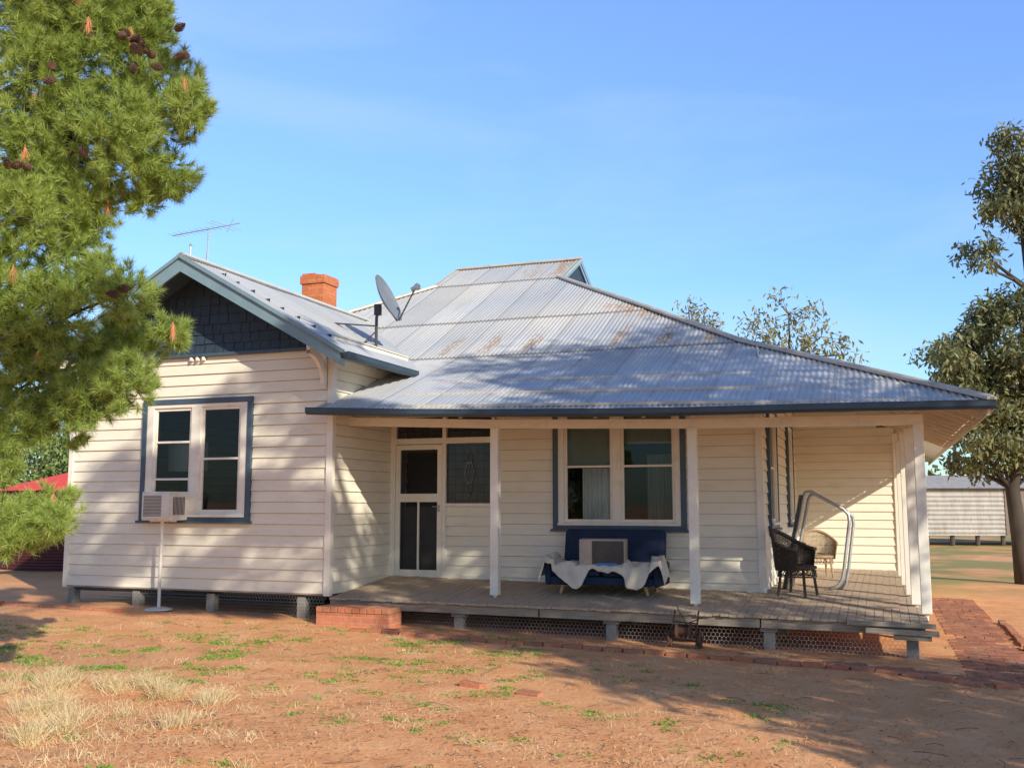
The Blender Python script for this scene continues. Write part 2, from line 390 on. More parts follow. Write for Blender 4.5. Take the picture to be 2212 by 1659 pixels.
def curtain(x0,x1,z0,z1,y,m,par,amp=.03,nm='curtain'):
    mb=MB(); N=60
    for i in range(N):
        a=x0+(x1-x0)*i/N; b=x0+(x1-x0)*(i+1)/N
        fa=amp*math.sin(i*1.1)+amp*.5*math.sin(i*.37); fb=amp*math.sin((i+1)*1.1)+amp*.5*math.sin((i+1)*.37)
        mb.quad((a,y+fa,z0),(b,y+fb,z0),(b,y+fb,z1),(a,y+fa,z1))
    mb.obj(nm,m,par,smooth=True)
curtain(.42,.95,.1,.9,.10,curt,W2,.015); curtain(.15,.95,.93,1.74,.08,blind,W2,.002,'blind')
curtain(1.04,1.86,1.25,1.74,.10,blind,W2,.002,'blind'); curtain(1.35,1.8,.1,1.1,.35,blind,W2,.03)
curtain(.17,.92,.75,1.2,.35,blind,W1,.004,'blind')
mb=MB(); dz=.52
mb.plate(0,1.75,0,2.58,[(.055,.87,0,2.08),(.93,1.70,1.15,2.08),(.06,.87,2.17,2.5),(.93,1.70,2.17,2.5),(.93,1.70,.05,1.10)],-.05,.05)
D=mb.obj('door_frame',cream2,house,bevel=.003,loc=(.03,1.9,dz))
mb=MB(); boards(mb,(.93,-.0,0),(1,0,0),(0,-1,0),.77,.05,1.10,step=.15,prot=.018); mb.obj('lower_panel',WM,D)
mb=MB()
mb.plate(.06,.865,.01,2.07,[(.14,.785,1.30,1.99),(.14,.445,.12,1.17),(.475,.785,.12,1.17)],-.045,-.01)
scr=mb.obj('screen_door',cream2,D,bevel=.003)
mb=MB(); mb.quad((.1,-.02,.05),(.82,-.02,.05),(.82,-.02,2.0),(.1,-.02,2.0))
n=NT('fly_screen'); n.base((.02,.02,.022)); n.rough(.5); tr=n.t.nodes.new('ShaderNodeBsdfTransparent'); mx=n.t.nodes.new('ShaderNodeMixShader'); mx.inputs[0].default_value=.45
n.t.links.new(tr.outputs[0],mx.inputs[1]); n.t.links.new(n.b.outputs[0],mx.inputs[2]); n.t.links.new(mx.outputs[0],n.out.inputs[0])
mb.obj('fly_screen',n.m,scr)
mb=MB(); mb.box(.80,-.065,1.02,.83,-.045,1.12); mb.tube([(.815,-.08,1.1),(.72,-.08,1.1)],.008); mb.tube([(.815,-.06,1.1),(.815,-.085,1.1)],.008); mb.obj('handle',steel,scr)
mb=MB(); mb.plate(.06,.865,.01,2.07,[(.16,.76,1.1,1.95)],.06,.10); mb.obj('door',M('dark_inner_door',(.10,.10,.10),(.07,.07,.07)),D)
mb=MB(); mb.quad((.93,.0,1.15),(1.70,.0,1.15),(1.70,.0,2.08),(.93,.0,2.08)); LL=mb.obj('leadlight_window',leadm,D)
lgm=M('lead_grey',(.17,.17,.18))
for zz,sc,kk in ((1.62,.09,6),(1.85,.06,4),(1.38,.06,4)):
    mb=MB(); mb.lathe([(sc*.78,0),(sc,.004)],kk,0,Matrix.Translation((1.32,-.012,zz))@Matrix.Rotation(math.pi/2,4,'X')@Matrix.Diagonal((1,2.2,1,1))); mb.obj('lead_motif',lgm,D)
for xa in (.05,.95):
    mb=MB(); mb.quad((xa,.0,2.17),(xa+.8,.0,2.17),(xa+.8,.0,2.5),(xa,.0,2.5)); mb.obj('transom_window',leadm,D)

# deck
mb=MB(); s=0.03; yb=lambda s:1.88 if s<5.70 else 7.98
while s<7.76:
    w=.098+random.uniform(-.004,.004); e=random.uniform(-.015,.02); dz1=random.uniform(-.004,.004)
    y1=yb(s); y1s=[-.02+e,1.9,y1] if y1>2 else [-.02+e,y1]
    for ya,yb_ in zip(y1s,y1s[1:]):
        za=zfl(s,ya)+dz1; zb=zfl(s,yb_)+dz1
        P=[(s,ya,za),(s+w-.006,ya,za),(s+w-.006,yb_,zb),(s,yb_,zb)]
        mb.quad(*P); Q=[(a,b,c-.028) for a,b,c in P]; mb.quad(*Q[::-1])
        mb.quad(Q[0],Q[1],P[1],P[0]); mb.quad(P[0],P[3],Q[3],Q[0]); mb.quad(P[1],Q[1],Q[2],P[2])
    s+=w
deck=mb.obj('verandah_deck',deckm,house)
def part(name,mat_,fn,par=None,bevel=.004):
    mb=MB(); fn(mb); return mb.obj(name,mat_,par or house,bevel=bevel)
for a,b in ((.02,3.1),(3.12,5.9),(5.92,7.74)):
    part('bearer',edgem,lambda m:m.beam((a,.05,zfl(a,0)-.09),(b,.05,zfl(b,0)-.09),.045,.11))
part('bearer',edgem,lambda m:m.beam((7.72,.0,zfl(7.9,0)-.09),(7.72,8,zfl(7.9,1.9)-.09),.045,.11))
for d_ in (.6,1.3): part('bearer',edgem,lambda m:m.beam((.02,d_,zfl(0,d_)-.09),(7.68,d_,zfl(7.9,d_)-.09),.05,.1))
for q in (((6.9,-.06,zfl(7,0)-.02),(7.85,-.06,zfl(8,0)-.03),.09,.05),((7.1,-.08,zfl(7,0)-.10),(7.88,-.08,zfl(8,0)-.11),.06,.06),((7.4,-.03,zfl(7,0)-.17),(7.8,-.03,zfl(8,0)-.17),.1,.05)):
    part('loose_plank',edgem,lambda m:m.beam(*q))
def gl(s,d): 
    p=H(s,d); return gz(p.x,p.y)
def stump(s,d,zt,cap=True):
    mb=MB(); b=gl(s,d)-.1
    mb.box(s-.065,d-.065,b,s+.065,d+.065,zt-.05)
    if cap: mb.box(s-.10,d-.08,zt-.05,s+.10,d+.08,zt)
    mb.obj('stump',concrete,house,bevel=.006)
for s in (-4.6,-3.35,-2.0,-.45): stump(s,.09,.40,False)
for s in (1.95,4.05,6.0,7.6): stump(s,.16,zfl(s,0)-.145)
for s in (2.0,4.0,6.0): stump(s,1.8,zfl(s,1.9)-.14,False)
for d in (2,4,6): stump(7.65,d,.28,False)
part('bottom_plate',edgem,lambda m:m.box(LW-.02,-.025,.385,-.05,.02,.41))
def hexwire(mb,a0,a1,zlo,zhi,Y,hw=.03):
    def seg(p,q):
        d=(q[0]-p[0],q[1]-p[1]); L=math.hypot(*d); nx_,nz_=-d[1]/L*.0015,d[0]/L*.0015
        f=lambda a,z:(a,Y+.03*math.sin(a*2.1)+.015*math.sin(z*20),z)
        mb.quad(f(p[0]-nx_,p[1]-nz_),f(q[0]-nx_,q[1]-nz_),f(q[0]+nx_,q[1]+nz_),f(p[0]+nx_,p[1]+nz_))
    rowh=hw*1.5
    nrow=int(.75/rowh); ncol=int((a1-a0)/(hw*1.73))
    for c in range(ncol):
        for r in range(nrow):
            cx=a0+(c+.5*(r%2))*hw*1.73; cz=zhi(cx)-r*rowh
            if cz<zlo(cx)-.03: continue
            P=[(cx+hw*math.sin(t),cz+hw*math.cos(t)) for t in [k*math.pi/3 for k in range(4)]]
            for p,q in zip(P,P[1:]): seg(p,q)
wirem=M('netting_wire',(.5,.49,.46),rough=.5,metal=.3)
mb=MB(); hexwire(mb,LW+.05,-.05,lambda a:gl(a,.03),lambda a:.39,.03); mb.obj('wire_netting',wirem,house)
mb=MB(); hexwire(mb,.9,7.7,lambda a:gl(a,.1),lambda a:zfl(a,0)-.12,.10); mb.obj('wire_netting',wirem,house)
part('underfloor_shade_panel',dark,lambda m:m.box(LW+.1,1.6,-.3,-.06,1.65,.32),bevel=0)  # added dark panels stand in for the shade beneath the floor
part('underfloor_shade_panel',dark,lambda m:m.box(-.06,2.1,-.3,5.7,2.15,.32),bevel=0)

posts=[(2.32,.5),(5.06,.5),(7.78,.5),(7.69,1.25),(7.65,2.3),(7.62,4.0),(7.6,6.0)]
bz=lambda s:gut(s)-.13
for i,(s,d) in enumerate(posts):
    mb=MB(); w=.058; zb=zfl(s,d)+.03; zt=bz(s)-.05 if d<1 else 2.62
    mb.box(s-w,d-w,zb,s+w,d+w,zt)
    mb.box(s-.02,d-.02,zb-.08,s+.02,d+.02,zb)
    mb.obj('verandah_post',cream2,house,bevel=.006)
bp=[-.02,2.32,5.06,7.84]
mb=MB()
for a,b in zip(bp,bp[1:]): mb.beam((a,.5,bz(a)),(b,.5,bz(b)),.07,.12)
mb.obj('verandah_beam',cream2,house)
part('verandah_beam',cream2,lambda m:m.beam((7.80,.55,2.67),(7.62,8.0,2.64),.07,.12))
s=.25
while s<8.4:
    lim=min(2.7,(8.53-s)-.3-.05)
    if lim>-.1: part('rafter',raftm,lambda m:m.beam((s,-.27,zroof(s,-.27)-.075),(s,lim,zroof(s,lim)-.075),.045,.10),bevel=0)
    s+=.62
d=.2
while d<8.1:
    part('rafter',raftm,lambda m:m.beam((8.50,d,zroofR(.03)-.075),(max(5.75,8.53-(d+.3)),d,zroofR(min(2.78,d+.3))-.075),.045,.10),bevel=0); d+=.62
part('rafter',raftm,lambda m:m.beam((8.5,-.27,2.70),(5.75,2.48,3.87),.05,.14),bevel=0)
for r in (.15,.75,1.4,2.1): part('batten',raftm,lambda m:m.beam((8.53-r,r-.2,zroofR(r)-.03),(8.53-r,8.0,zroofR(r)-.03),.07,.035),bevel=0)
for r in (.15,.8,1.5,2.2): part('batten',raftm,lambda m:m.beam((0.03,-.3+r,zroof(0.03,-.3+r)-.03),(8.4-r,-.3+r,zroof(8,-.3+r)-.03),.07,.035),bevel=0)
def gutter(P,out):
    mb=MB(); out=Vector(out)
    for a,b in zip(P,P[1:]):
        a=Vector(a);b=Vector(b)
        pr=[(0,0),(0,-.075),(.03,-.095),(.085,-.095),(.115,-.06),(.115,0),(.125,.004),(.105,.004),(.105,-.05),(.08,-.085),(.01,-.085),(.01,0)]
        A=[a+out*o+Vector((0,0,z)) for o,z in pr]; B=[b+out*o+Vector((0,0,z)) for o,z in pr]
        for i in range(len(pr)): 
            j=(i+1)%len(pr); mb.quad(A[i],A[j],B[j],B[i])
    for p in (P[0],P[-1]):
        p=Vector(p); mb.quad(*[p+out*o+Vector((0,0,z)) for o,z in pr[:6]])
    mb.obj('gutter',gutm,house)
gp=[(-.2,3.0),(1.2,2.93),(2.63,2.88),(3.9,2.845),(5.1,2.82),(6.8,2.812),(8.56,2.79)]
gutter([(a,-.28,b+.0) for a,b in gp],(0,-1,0))
gutter([(.48,-.62,3.72),(.48,1.62,3.72)],(1,0,0)); gutter([(-5.05,-.6,3.70),(-5.05,6,3.70)],(-1,0,0))
part('fascia',raftm,lambda m:m.beam((8.545,-.28,2.74),(8.545,16.6,2.74),.02,.10))

# ---- roof
def corr(name,x0,x1,bot,top,lines,zf,tocoord,parent,mat_,laps=(),amp=.0095,pitch=.0762,seg=6):
    N=int((x1-x0)/pitch*seg); V=[];F=[]
    R=[]
    for D_ in lines:
        if D_ in laps: R+= [(D_,0.0),(D_,.02)]
        else: R.append((D_,0.0))
    cols=[]
    for i in range(N+1):
        x=x0+(x1-x0)*i/N; b=bot(x); t=top(x); w=amp*math.cos(2*math.pi*x/pitch)
        cid=[]
        for D_,o in R:
            y=min(max(D_,b),t)
            cid.append(y); V.append(tocoord(x,y,zf(x,y)+w+o+.004*math.sin(x*3.1+y)*0.8+.006*noise.noise(Vector((x*.9,y*.5,0)))))
        cols.append(cid)
    K=len(R)
    for i in range(N):
        for j in range(K-1):
            if abs(cols[i][j+1]-cols[i][j])<1e-6 and abs(cols[i+1][j+1]-cols[i+1][j])<1e-6 and not (R[j][0]==R[j+1][0] and bot(x0+(x1-x0)*i/N)<R[j][0]<top(x0+(x1-x0)*i/N)): continue
            a=i*K+j; F.append((a,a+K,a+K+1,a+1))
    me=bpy.data.meshes.new(name); me.from_pydata(V,[],F); me.polygons.foreach_set('use_smooth',[True]*len(F)); me.materials.append(mat_)
    o=bpy.data.objects.new(name,me); COL.objects.link(o); o.parent=parent; return o
def topF(s):
    if s>1.27: return min(6.96,8.53-s-.3)
    if s<-1.6: return 6.96-(-1.6-s)
    return 8.2
botF=lambda s:-.32 if s>-.12 else 2.78
roof=corr('roof',-5.3,8.53,botF,topF,[-.32,.7,1.7,2.78,3.6,4.55,5.7,6.96,8.2],zroof,lambda x,y,z:(x,y,z),house,iron,laps=(2.78,4.55,6.96))
corr('roof_hip_side',-.3,16.7,lambda d:0,lambda d:max(0,min(7.26,d+.3,16.7-d)),[0,1.5,3.08,5,7.26],lambda d,r:zroofR(r),lambda d,r,z:(8.53-r,d,z),roof,iron2,laps=(3.08,5))
mb=MB()
mb.quad((1.27,8.2,6.99),(-1.6,8.2,6.99),(-1.6,9.44,6.33),(1.27,9.44,6.33))
mb.quad((1.27,9.44,6.33),(-1.6,9.44,6.33),(-5.3,13.14,4.35),(5.45,13.62,4.09)); mb.quad((5.45,13.62,4.09),(-5.3,13.14,4.35),(-5.3,16.7,2.79),(8.53,16.7,2.79))
mb.quad((-1.6,6.96,6.33),(-1.6,9.44,6.33),(-5.3,13.14,4.35),(-5.3,3.26,4.35))
mb.obj('roof_rear_side',iron2,roof)
for sx_ in (1.25,-1.58):
    part('gablet',shingm,lambda m:m.quad((sx_,6.96,6.33),(sx_,9.44,6.33),(sx_,8.2,6.97)),roof,0)
part('gablet_barge_board',barge,lambda m:m.beam((1.33,6.9,6.28),(1.33,8.2,6.97),.03,.11),roof); part('gablet_barge_board',barge,lambda m:m.beam((1.33,9.5,6.28),(1.33,8.2,6.97),.03,.11),roof)
capm=M('capping_iron',(.62,.58,.50),(.50,.46,.39),3,.6,.1,metal=.1,dirt=(.36,.22,.13),dirtamt=.6)
def cap(P,m=capm,par=None,r=.075):
    mb=MB()
    for a,b in zip(P,P[1:]): mb.beam(a,b,r*2,.035)
    mb.tube(P,.038,8); mb.obj('ridge_capping',m,par or roof)
hp=lambda t:(8.53-t,-.3+t,zroofR(t)+.03)
cap([hp(0),hp(1.5),hp(3.08),hp(5),hp(7.3)])
cap([(-1.62,8.2,7.02),(1.36,8.2,7.02)])
cap([(-1.58,6.94,6.36),(-5.3,3.24,4.38)])
for p in ((1.3,6.96,6.36,1.3,8.2,7.0),(-1.62,6.96,6.36,-1.62,8.2,7.0)): part('ridge_capping',capm,lambda m:m.beam(p[:3],p[3:],.12,.02),roof,0)

AZ,AS=5.30,-2.25; sl=.567
def corrslope(name,sgn,ew):
    return corr(name,-.6,5.6,lambda d:0,lambda d:ew,[0,ew*.5,ew],lambda d,r:AZ-sl*r,lambda d,r,z:(AS+sgn*r,d,z),house,iron2)
wr=corrslope('wing_roof',1,2.78); corrslope('wing_roof',-1,2.85)
cap([(AS,-.62,AZ+.03),(AS,5.4,AZ+.03)],M('capping_iron_wing',(.58,.59,.58),(.48,.48,.47),3,.5,.1,metal=.1),wr)
def bargeb(sg,ew,name='barge_board'):
    mb=MB(); y=-.62
    A=Vector((AS,y,AZ+.02)); B=Vector((AS+sg*ew,y,AZ+.02-sl*ew)); w=Vector((0,0,-.25)); th=Vector((0,.03,0))
    P=[A,B,B+w*.9,A+w]; Q=[p+th for p in P]
    mb.quad(*P); mb.quad(*Q[::-1]); mb.quad(P[3],P[2],Q[2],Q[3]); mb.quad(P[0],P[1],Q[1],Q[0]); mb.quad(P[1],P[2],Q[2],Q[1])
    mb.beam(A+Vector((0,-.012,-.02)),B+Vector((0,-.012,-.02)),.05,.05)
    mb.obj(name,barge,house)
    mb=MB()
    C=[Vector((AS,-.585,AZ-.09)),Vector((AS+sg*(ew-.02),-.585,AZ-.09-sl*ew)),Vector((AS+sg*(ew-.02),.0,AZ-.09-sl*ew)),Vector((AS,.0,AZ-.09))]
    mb.quad(*C); mb.obj('soffit',bluet,house)
bargeb(1,2.78); bargeb(-1,2.85)
d=-.45
while d<2.2:
    part('rafter_tail',cream2,lambda m:m.beam((.02,d,AZ-sl*2.27-.07),(.46,d,AZ-sl*2.71-.07),.045,.085)); d+=.33
mb=MB(); zb=3.93
tri=lambda z:(AS-(AZ-.1-z)/sl, AS+(AZ-.1-z)/sl)
r=0; z=zb
while z<AZ-.2:
    a,b=tri(z); a=max(a,-4.8); b=min(b,.3); s=a-(.09 if r%2 else 0)
    while s<b:
        w=.165+random.uniform(-.02,.02); s0,s1=max(s,a),min(s+w-.008,b)
        if s1-s0>.02:
            e=random.uniform(-.008,.008); o=-.045-random.uniform(0,.008)
            mb.quad((s0,o-.012,z-.02+e),(s1,o-.012,z-.02+e),(s1,o+.012,z+.16),(s0,o+.012,z+.16))
            mb.quad((s0,o+.01,z-.02+e),(s1,o+.01,z-.02+e),(s1,o-.012,z-.02+e),(s0,o-.012,z-.02+e))
        s+=w
    z+=.15; r+=1
a,b=tri(zb); mb.quad((a,-.02,zb-.03),(b,-.02,zb-.03),(AS,-.02,AZ-.08))
mb.obj('gable_shingles',shingm,house)
part('gable_moulding',bluet,lambda m:m.box(LW-.07,-.09,3.87,.06,-.01,3.915))
def bracket(s):
    mb=MB(); N=10
    for i in range(N):
        a0=math.pi/2*i/N; a1=math.pi/2*(i+1)/N
        for xx in (s-.03,s+.03):
            p=[(xx,-.04-.46*(1-math.cos(a0)),3.40+.45*math.sin(a0)),(xx,-.04-.46*(1-math.cos(a1)),3.40+.45*math.sin(a1)),(xx,-.12-.40*(1-math.cos(a1)),3.36+.38*math.sin(a1)),(xx,-.12-.40*(1-math.cos(a0)),3.36+.38*math.sin(a0))]
            mb.quad(*p)
        mb.quad((s-.03,-.12-.40*(1-math.cos(a0)),3.36+.38*math.sin(a0)),(s+.03,-.12-.40*(1-math.cos(a0)),3.36+.38*math.sin(a0)),(s+.03,-.12-.40*(1-math.cos(a1)),3.36+.38*math.sin(a1)),(s-.03,-.12-.40*(1-math.cos(a1)),3.36+.38*math.sin(a1)))
    mb.box(s-.035,-.5,3.80,s+.035,-.02,3.87); mb.box(s-.035,-.07,3.3,s+.035,-.02,3.8)
    mb.obj('bracket',cream2,house)
bracket(-.10); bracket(-4.5)
for s in (-2.42,-2.31,-2.20): part('small_bracket',cream2,lambda m:m.box(s-.022,-.09,3.81,s+.022,-.03,3.866),bevel=.01)
cs,cd=-3.80,5.8
mb=MB()
mb.box(cs-.27,cd-.27,4.4,cs+.27,cd+.27,6.30); mb.box(cs-.30,cd-.30,6.30,cs+.30,cd+.30,6.48)
mb.box(cs-.27,cd-.27,6.48,cs+.05,cd+.27,6.53)
mb.obj('chimney',chbrick,roof,bevel=.006,label='orange red brick chimney with corbelled top')

# ------------------------------------------------------------ things on house
def hthing(name,label,cat,s,d,z,rot=0,group=None): return empty(name,label,cat,H(s,d,z),-ANG+rot,group)
ac=hthing('air_conditioner','old box air conditioner in the window on a white pole stand','air conditioner',-2.93,-.02,1.42)
mb=MB(); mb.box(0,-.40,0,.54,.12,.42); mb.obj('casing',white,ac,bevel=.012)
mb=MB(); 
mb.plate(.02,.52,.03,.39,[(.04,.37,.06,.36)],-.422,-.402)
for i in range(14): mb.box(.04,-.418,.07+i*.021,.37,-.41,.078+i*.021)
mb.obj('front_panel',white,ac,bevel=.003)
mb=MB(); mb.box(.04,-.409,.06,.37,-.403,.36)
mb.obj('grille',M('brown_grille',(.22,.19,.16),(.16,.14,.12)),ac)
mb=MB()
for i in range(9): mb.box(.541,-.37+i*.03,.08,.544,-.355+i*.03,.34)
mb.obj('side_vent',grillm,ac)
mb=MB(); g0=gl(-2.7,-.3)-1.42; mb.tube([(.26,-.25,0),(.26,-.25,g0+.02)],.023,10); mb.lathe([(.0,.05),(.05,.045),(.19,.02),(.2,0)],24,0,Matrix.Translation((.26,-.25,g0+.01))); mb.beam((.05,-.25,-.012),(.50,-.25,-.012),.05,.024)
mb.obj('stand',white,ac)
sd=hthing('satellite_dish','grey satellite dish on a pole mount bolted to the roof','satellite dish',-.35,1.95,AZ-sl*1.9)
nrm=Vector((.90,.13,.42)).normalized()
Rz=nrm.to_track_quat('Z','Y').to_matrix().to_4x4()
c=Vector((.13,0,.76))
mb=MB(); prof=[(r,.55*r*r) for r in np.linspace(0,.42,9)]; mb.lathe(prof+[(.425,.10)]+[(r,.55*r*r-.012) for r in np.linspace(.42,0,9)],36,0,Matrix.Translation(c)@Rz); mb.obj('dish',dishm,sd,smooth=True)
mb=MB(); mb.tube([(0,0,0),(0,0,.48),(.04,0,.68)],.026); mb.tube([(-.0,0,.34),(-.75,-.1,.42)],.012,6); mb.tube([(0,0,.26),(.05,-.5,-.02)],.012,6); mb.tube([(-.7,-.1,.42),(-.1,-.15,.0)],.01,6)
mb.box(-.025,-.045,.52,.07,.045,.70); mb.obj('mount',grillm,sd)
mb=MB(); tipp=c+nrm*.60+Vector((0,0,-.06))
dn=Rz.to_3x3()@Vector((0,1,0)); dn=dn if dn.z<0 else -dn
lo=c+dn*.42+nrm*.10
mb.tube([lo,tipp],.014,6); mb.tube([c+dn*.05-nrm*.02,lo-nrm*.03],.014,6); mb.obj('feed_arm',grillm,sd)
mb=MB(); R2=Matrix.Translation(tipp)@Rz; mb.lathe([(0,-.08),(.035,-.08),(.04,0),(.03,.08),(0,.08)],12,0,R2); mb.box(-.03,-.05,.0,.03,.05,.06,0,R2); mb.obj('receiver_head',dishm,sd)
ta=hthing('television_antenna','thin aluminium television antenna on a short roof mast','antenna',AS+.0,0.0,AZ)
mb=MB(); mb.tube([(0,0,0),(0,0,.60)],.010,6); mb.tube([(0,0,.05),(.0,.0,.2)],.018,6); mb.obj('mast',steel,ta)
mb=MB(); bd=Vector((.985,.0,.06)); q0=Vector((-.68,0,.53)); mb.tube([q0,q0+bd*1.28],.008,6); mb.obj('boom',steel,ta)
for i in range(11):
    p=q0+bd*(.03+i*.10); L=.13+.02*i*(i>8); sv=Vector((.1,1,.03)).normalized()*L
    mb=MB(); mb.tube([p-sv,p+sv],.004,5); mb.obj('element',steel,ta)
p=q0+bd*1.08; mb=MB(); mb.tube([p+Vector((-.05,0,-.12)),p+Vector((.07,0,.10))],.006,5); mb.obj('element',steel,ta)
mb=MB(); mb.tube([(0,0,0),(0,0,.20)],.014,8); mb.lathe([(.02,.20),(.026,.22),(0,.25)],10)
vp=mb.obj('vent_pipe',steel,None,loc=H(AS-.0,-.40,AZ)); vp['label']='small metal vent pipe on the roof ridge'; vp['category']='vent pipe'

# sofa
fz=zfl(3.7,1.3)
so=hthing('sofa','low dark blue two seat sofa on pale timber legs','sofa',3.72,1.25,fz); so.scale=(.9,1,1)
mb=MB(); mb.box(-.80,-.42,.12,.80,.36,.235); mb.obj('base',sofam,so,bevel=.03)
for i in (0,1):
    mb=MB(); mb.box(-.79+.8*i,-.43,.24,-.01+.8*i,.25,.35); o=mb.obj('seat_cushion',sofam,so,bevel=.05)
mb=MB(); R=Matrix.Translation((0,.24,.30))@Matrix.Rotation(-.22,4,'X')
mb.box(-.82,-.02,.0,.82,.16,.58,0,R); o=mb.obj('backrest',sofam,so,bevel=.075); o.modifiers[0].segments=4
for sg in (-1,1):
    mb=MB(); x0=.79*sg; mb.box(min(x0,x0+.10*sg),-.42,.11,max(x0,x0+.10*sg),.34,.43); o=mb.obj('arm',sofam,so,bevel=.045); o.modifiers[0].segments=4
for x_,y_ in ((-.62,-.33),(.66,-.33),(-.62,.28),(.66,.28)):
    mb=MB(); mb.tube([(x_,y_,.13),(x_*1.06,y_-.01,0)],[.035,.02],10); mb.obj('leg',legm,so)
NX,NY=120,56
def tw(x,c,w):
    t=max(0,1-abs(x-c)/w); return t*t*(3-2*t)
def blp(i,j):
    x=-1.0+2.0*i/NX; v=j/NY
    drop=.06+.24*tw(x,-.40,.34)+.24*tw(x,.56,.40)+.06*noise.noise(Vector((x*5,0,0)))
    L1=.42; tot=L1+drop; q=v*tot
    fold=.024*math.sin(x*16+q*7+4*noise.noise(Vector((x*2,q*2,7))))+.04*noise.noise(Vector((x*3.5,q*5,1)))
    over=max(0,abs(x)-.76)
    if q<L1: y=-.02-q; z=.40+fold
    else: y=-.02-L1-.04+fold*.9-.05*(q-L1)/.3; z=.375-(q-L1)
    if over>0: z+=.085 if over<.14 else .085-(over-.14)*2.6
    return (x+.04*math.sin(q*12+x*4),y,z+abs(.03*noise.noise(Vector((x*7,q*6,9)))))
V=[blp(i,j) for i in range(NX+1) for j in range(NY+1)]
me=bpy.data.meshes.new('blanket'); me.from_pydata(V,[],[(i*(NY+1)+j,(i+1)*(NY+1)+j,(i+1)*(NY+1)+j+1,i*(NY+1)+j+1) for i in range(NX) for j in range(NY)]); me.polygons.foreach_set('use_smooth',[True]*(NX*NY)); me.materials.append(clothm)
o=bpy.data.objects.new('blanket',me); COL.objects.link(o); o.location=H(3.72,1.25,fz); o.rotation_euler[2]=-ANG; o.scale=(.9,1,1); sm=o.modifiers.new('s','SOLIDIFY'); sm.thickness=.006
o['label']='crumpled off white blanket draped over the blue sofa seat'; o['category']='blanket'
ap=hthing('window_air_conditioner','boxy beige appliance with dark grille resting on the sofa','appliance',3.76,.95,fz+.385,.12)
mb=MB(); mb.box(-.34,-.14,0,.29,.14,.36); mb.obj('casing',boxm,ap,bevel=.015)
mb=MB(); mb.box(-.16,-.148,.025,.27,-.142,.335)
mb.obj('grille',grillm,ap)
mb=MB()
for i in range(14): mb.box(-.16,-.153,.04+i*.020,.27,-.149,.044+i*.020)
mb.obj('louvre',M('brown_louvre',(.13,.10,.085)),ap)
mb=MB(); mb.box(-.1,-.165,.0,.18,-.157,.04); mb.obj('sticker',labelm,ap)

def wchair(name,label,s,d,rot,m,z,sc):
    e=hthing(name,label,'chair',s,d,z,rot,'wicker chairs on the verandah'); e.scale=(sc,sc,sc)
    mb=MB(); mb.lathe([(0,.36),(.22,.37),(.27,.39),(.28,.41),(.27,.43),(.2,.44),(0,.44)],24); mb.obj('seat',m,e,smooth=True)
    mb=MB(); K=26; Rr=.30
    def bp(t,h,off=0):
        a=math.radians(-25+230*t); top=.66+.26*math.sin(math.pi*t)**2 ; z_=.36+(top-.36)*h
        R_=(Rr+.05*h)+off; return Vector((R_*math.cos(a),R_*math.sin(a),z_))
    for i in range(K*2+1):
        t=i/(K*2); mb.tube([bp(t,0),bp(t,.5),bp(t,1)],.006,4,caps=False)
    for j in range(22):
        h=(j+.5)/22; mb.tube([bp(i/40,h,.005*(1 if (i+j)%2 else -1)) for i in range(41)],.008,4,caps=False)
    mb.obj('backrest',m,e)
    mb=MB(); mb.tube([bp(i/30,1.0) for i in range(31)],.028,8); mb.obj('arm',m,e,smooth=True)
    for a in (45,135,225,315):
        mb=MB(); a=math.radians(a); mb.tube([(.24*math.cos(a),.24*math.sin(a),.38),(.26*math.cos(a),.26*math.sin(a),.2),(.29*math.cos(a),.29*math.sin(a),0)],.022,8); mb.obj('leg',m,e)
    mb=MB()
    for i in range(24):
        a=2*math.pi*i/24; b=2*math.pi*(i+1)/24
        mb.tube([(.26*math.cos(a),.26*math.sin(a),.37),(.27*math.cos(b),.27*math.sin(b),.28)],.006,4); mb.tube([(.26*math.cos(b),.26*math.sin(b),.37),(.27*math.cos(a),.27*math.sin(a),.28)],.006,4)
    mb.tube([(.27*math.cos(2*math.pi*i/24),.27*math.sin(2*math.pi*i/24),.28) for i in range(25)],.01,6)
    mb.obj('apron',m,e)
    return e
wchair('wicker_chair','dark brown wicker armchair with curved back on the deck',6.22,1.75,math.radians(70),wickd,zfl(6.3,1.7),.94)
wchair('wicker_chair','tan wicker armchair beside the far verandah wall',6.30,5.4,math.radians(20),wickl,zfl(6.5,1.9),.84)
fr_=hthing('metal_frame','bent metal tube frame standing upright on the verandah','metal frame',6.45,2.7,zfl(6.9,1.9),math.radians(8))
HP=[(-.46,.02),(-.32,.7),(-.18,1.34),(-.15,1.40),(-.08,1.41),(.36,1.16),(.43,1.08),(.44,.98),(.34,.3),(.31,.16),(.24,.06),(.12,.03)]
mb=MB(); mb.tube([(a,0,b) for a,b in HP],.023,8); mb.obj('tube_hoop',steel,fr_,smooth=True)
mb=MB(); mb.tube([(a+.09,.30,b-.04) for a,b in HP],.023,8); mb.obj('tube_hoop',steel,fr_,smooth=True)
mb=MB(); mb.beam((-.50,-.04,.02),(-.22,-.04,1.36),.04,.10,up=(0,1,0)); mb.obj('side_plate',grillm,fr_)
for a,b in (((-.32,0,.7),(-.23,.30,.66)),((.36,0,1.16),(.45,.30,1.12)),((.34,0,.3),(.43,.30,.26))):
    mb=MB(); mb.tube([a,b],.014); mb.obj('cross_brace',steel,fr_)
tr_=hthing('hand_trolley','rusty iron hand trolley lying against the deck edge','trolley',5.05,-.28,gl(5.05,-.3))
mb=MB()
for x_ in (-.15,.15): mb.tube([(x_,-.04,.03),(x_,.0,.2),(x_*.95+.02,.10,.43)],.011,6)
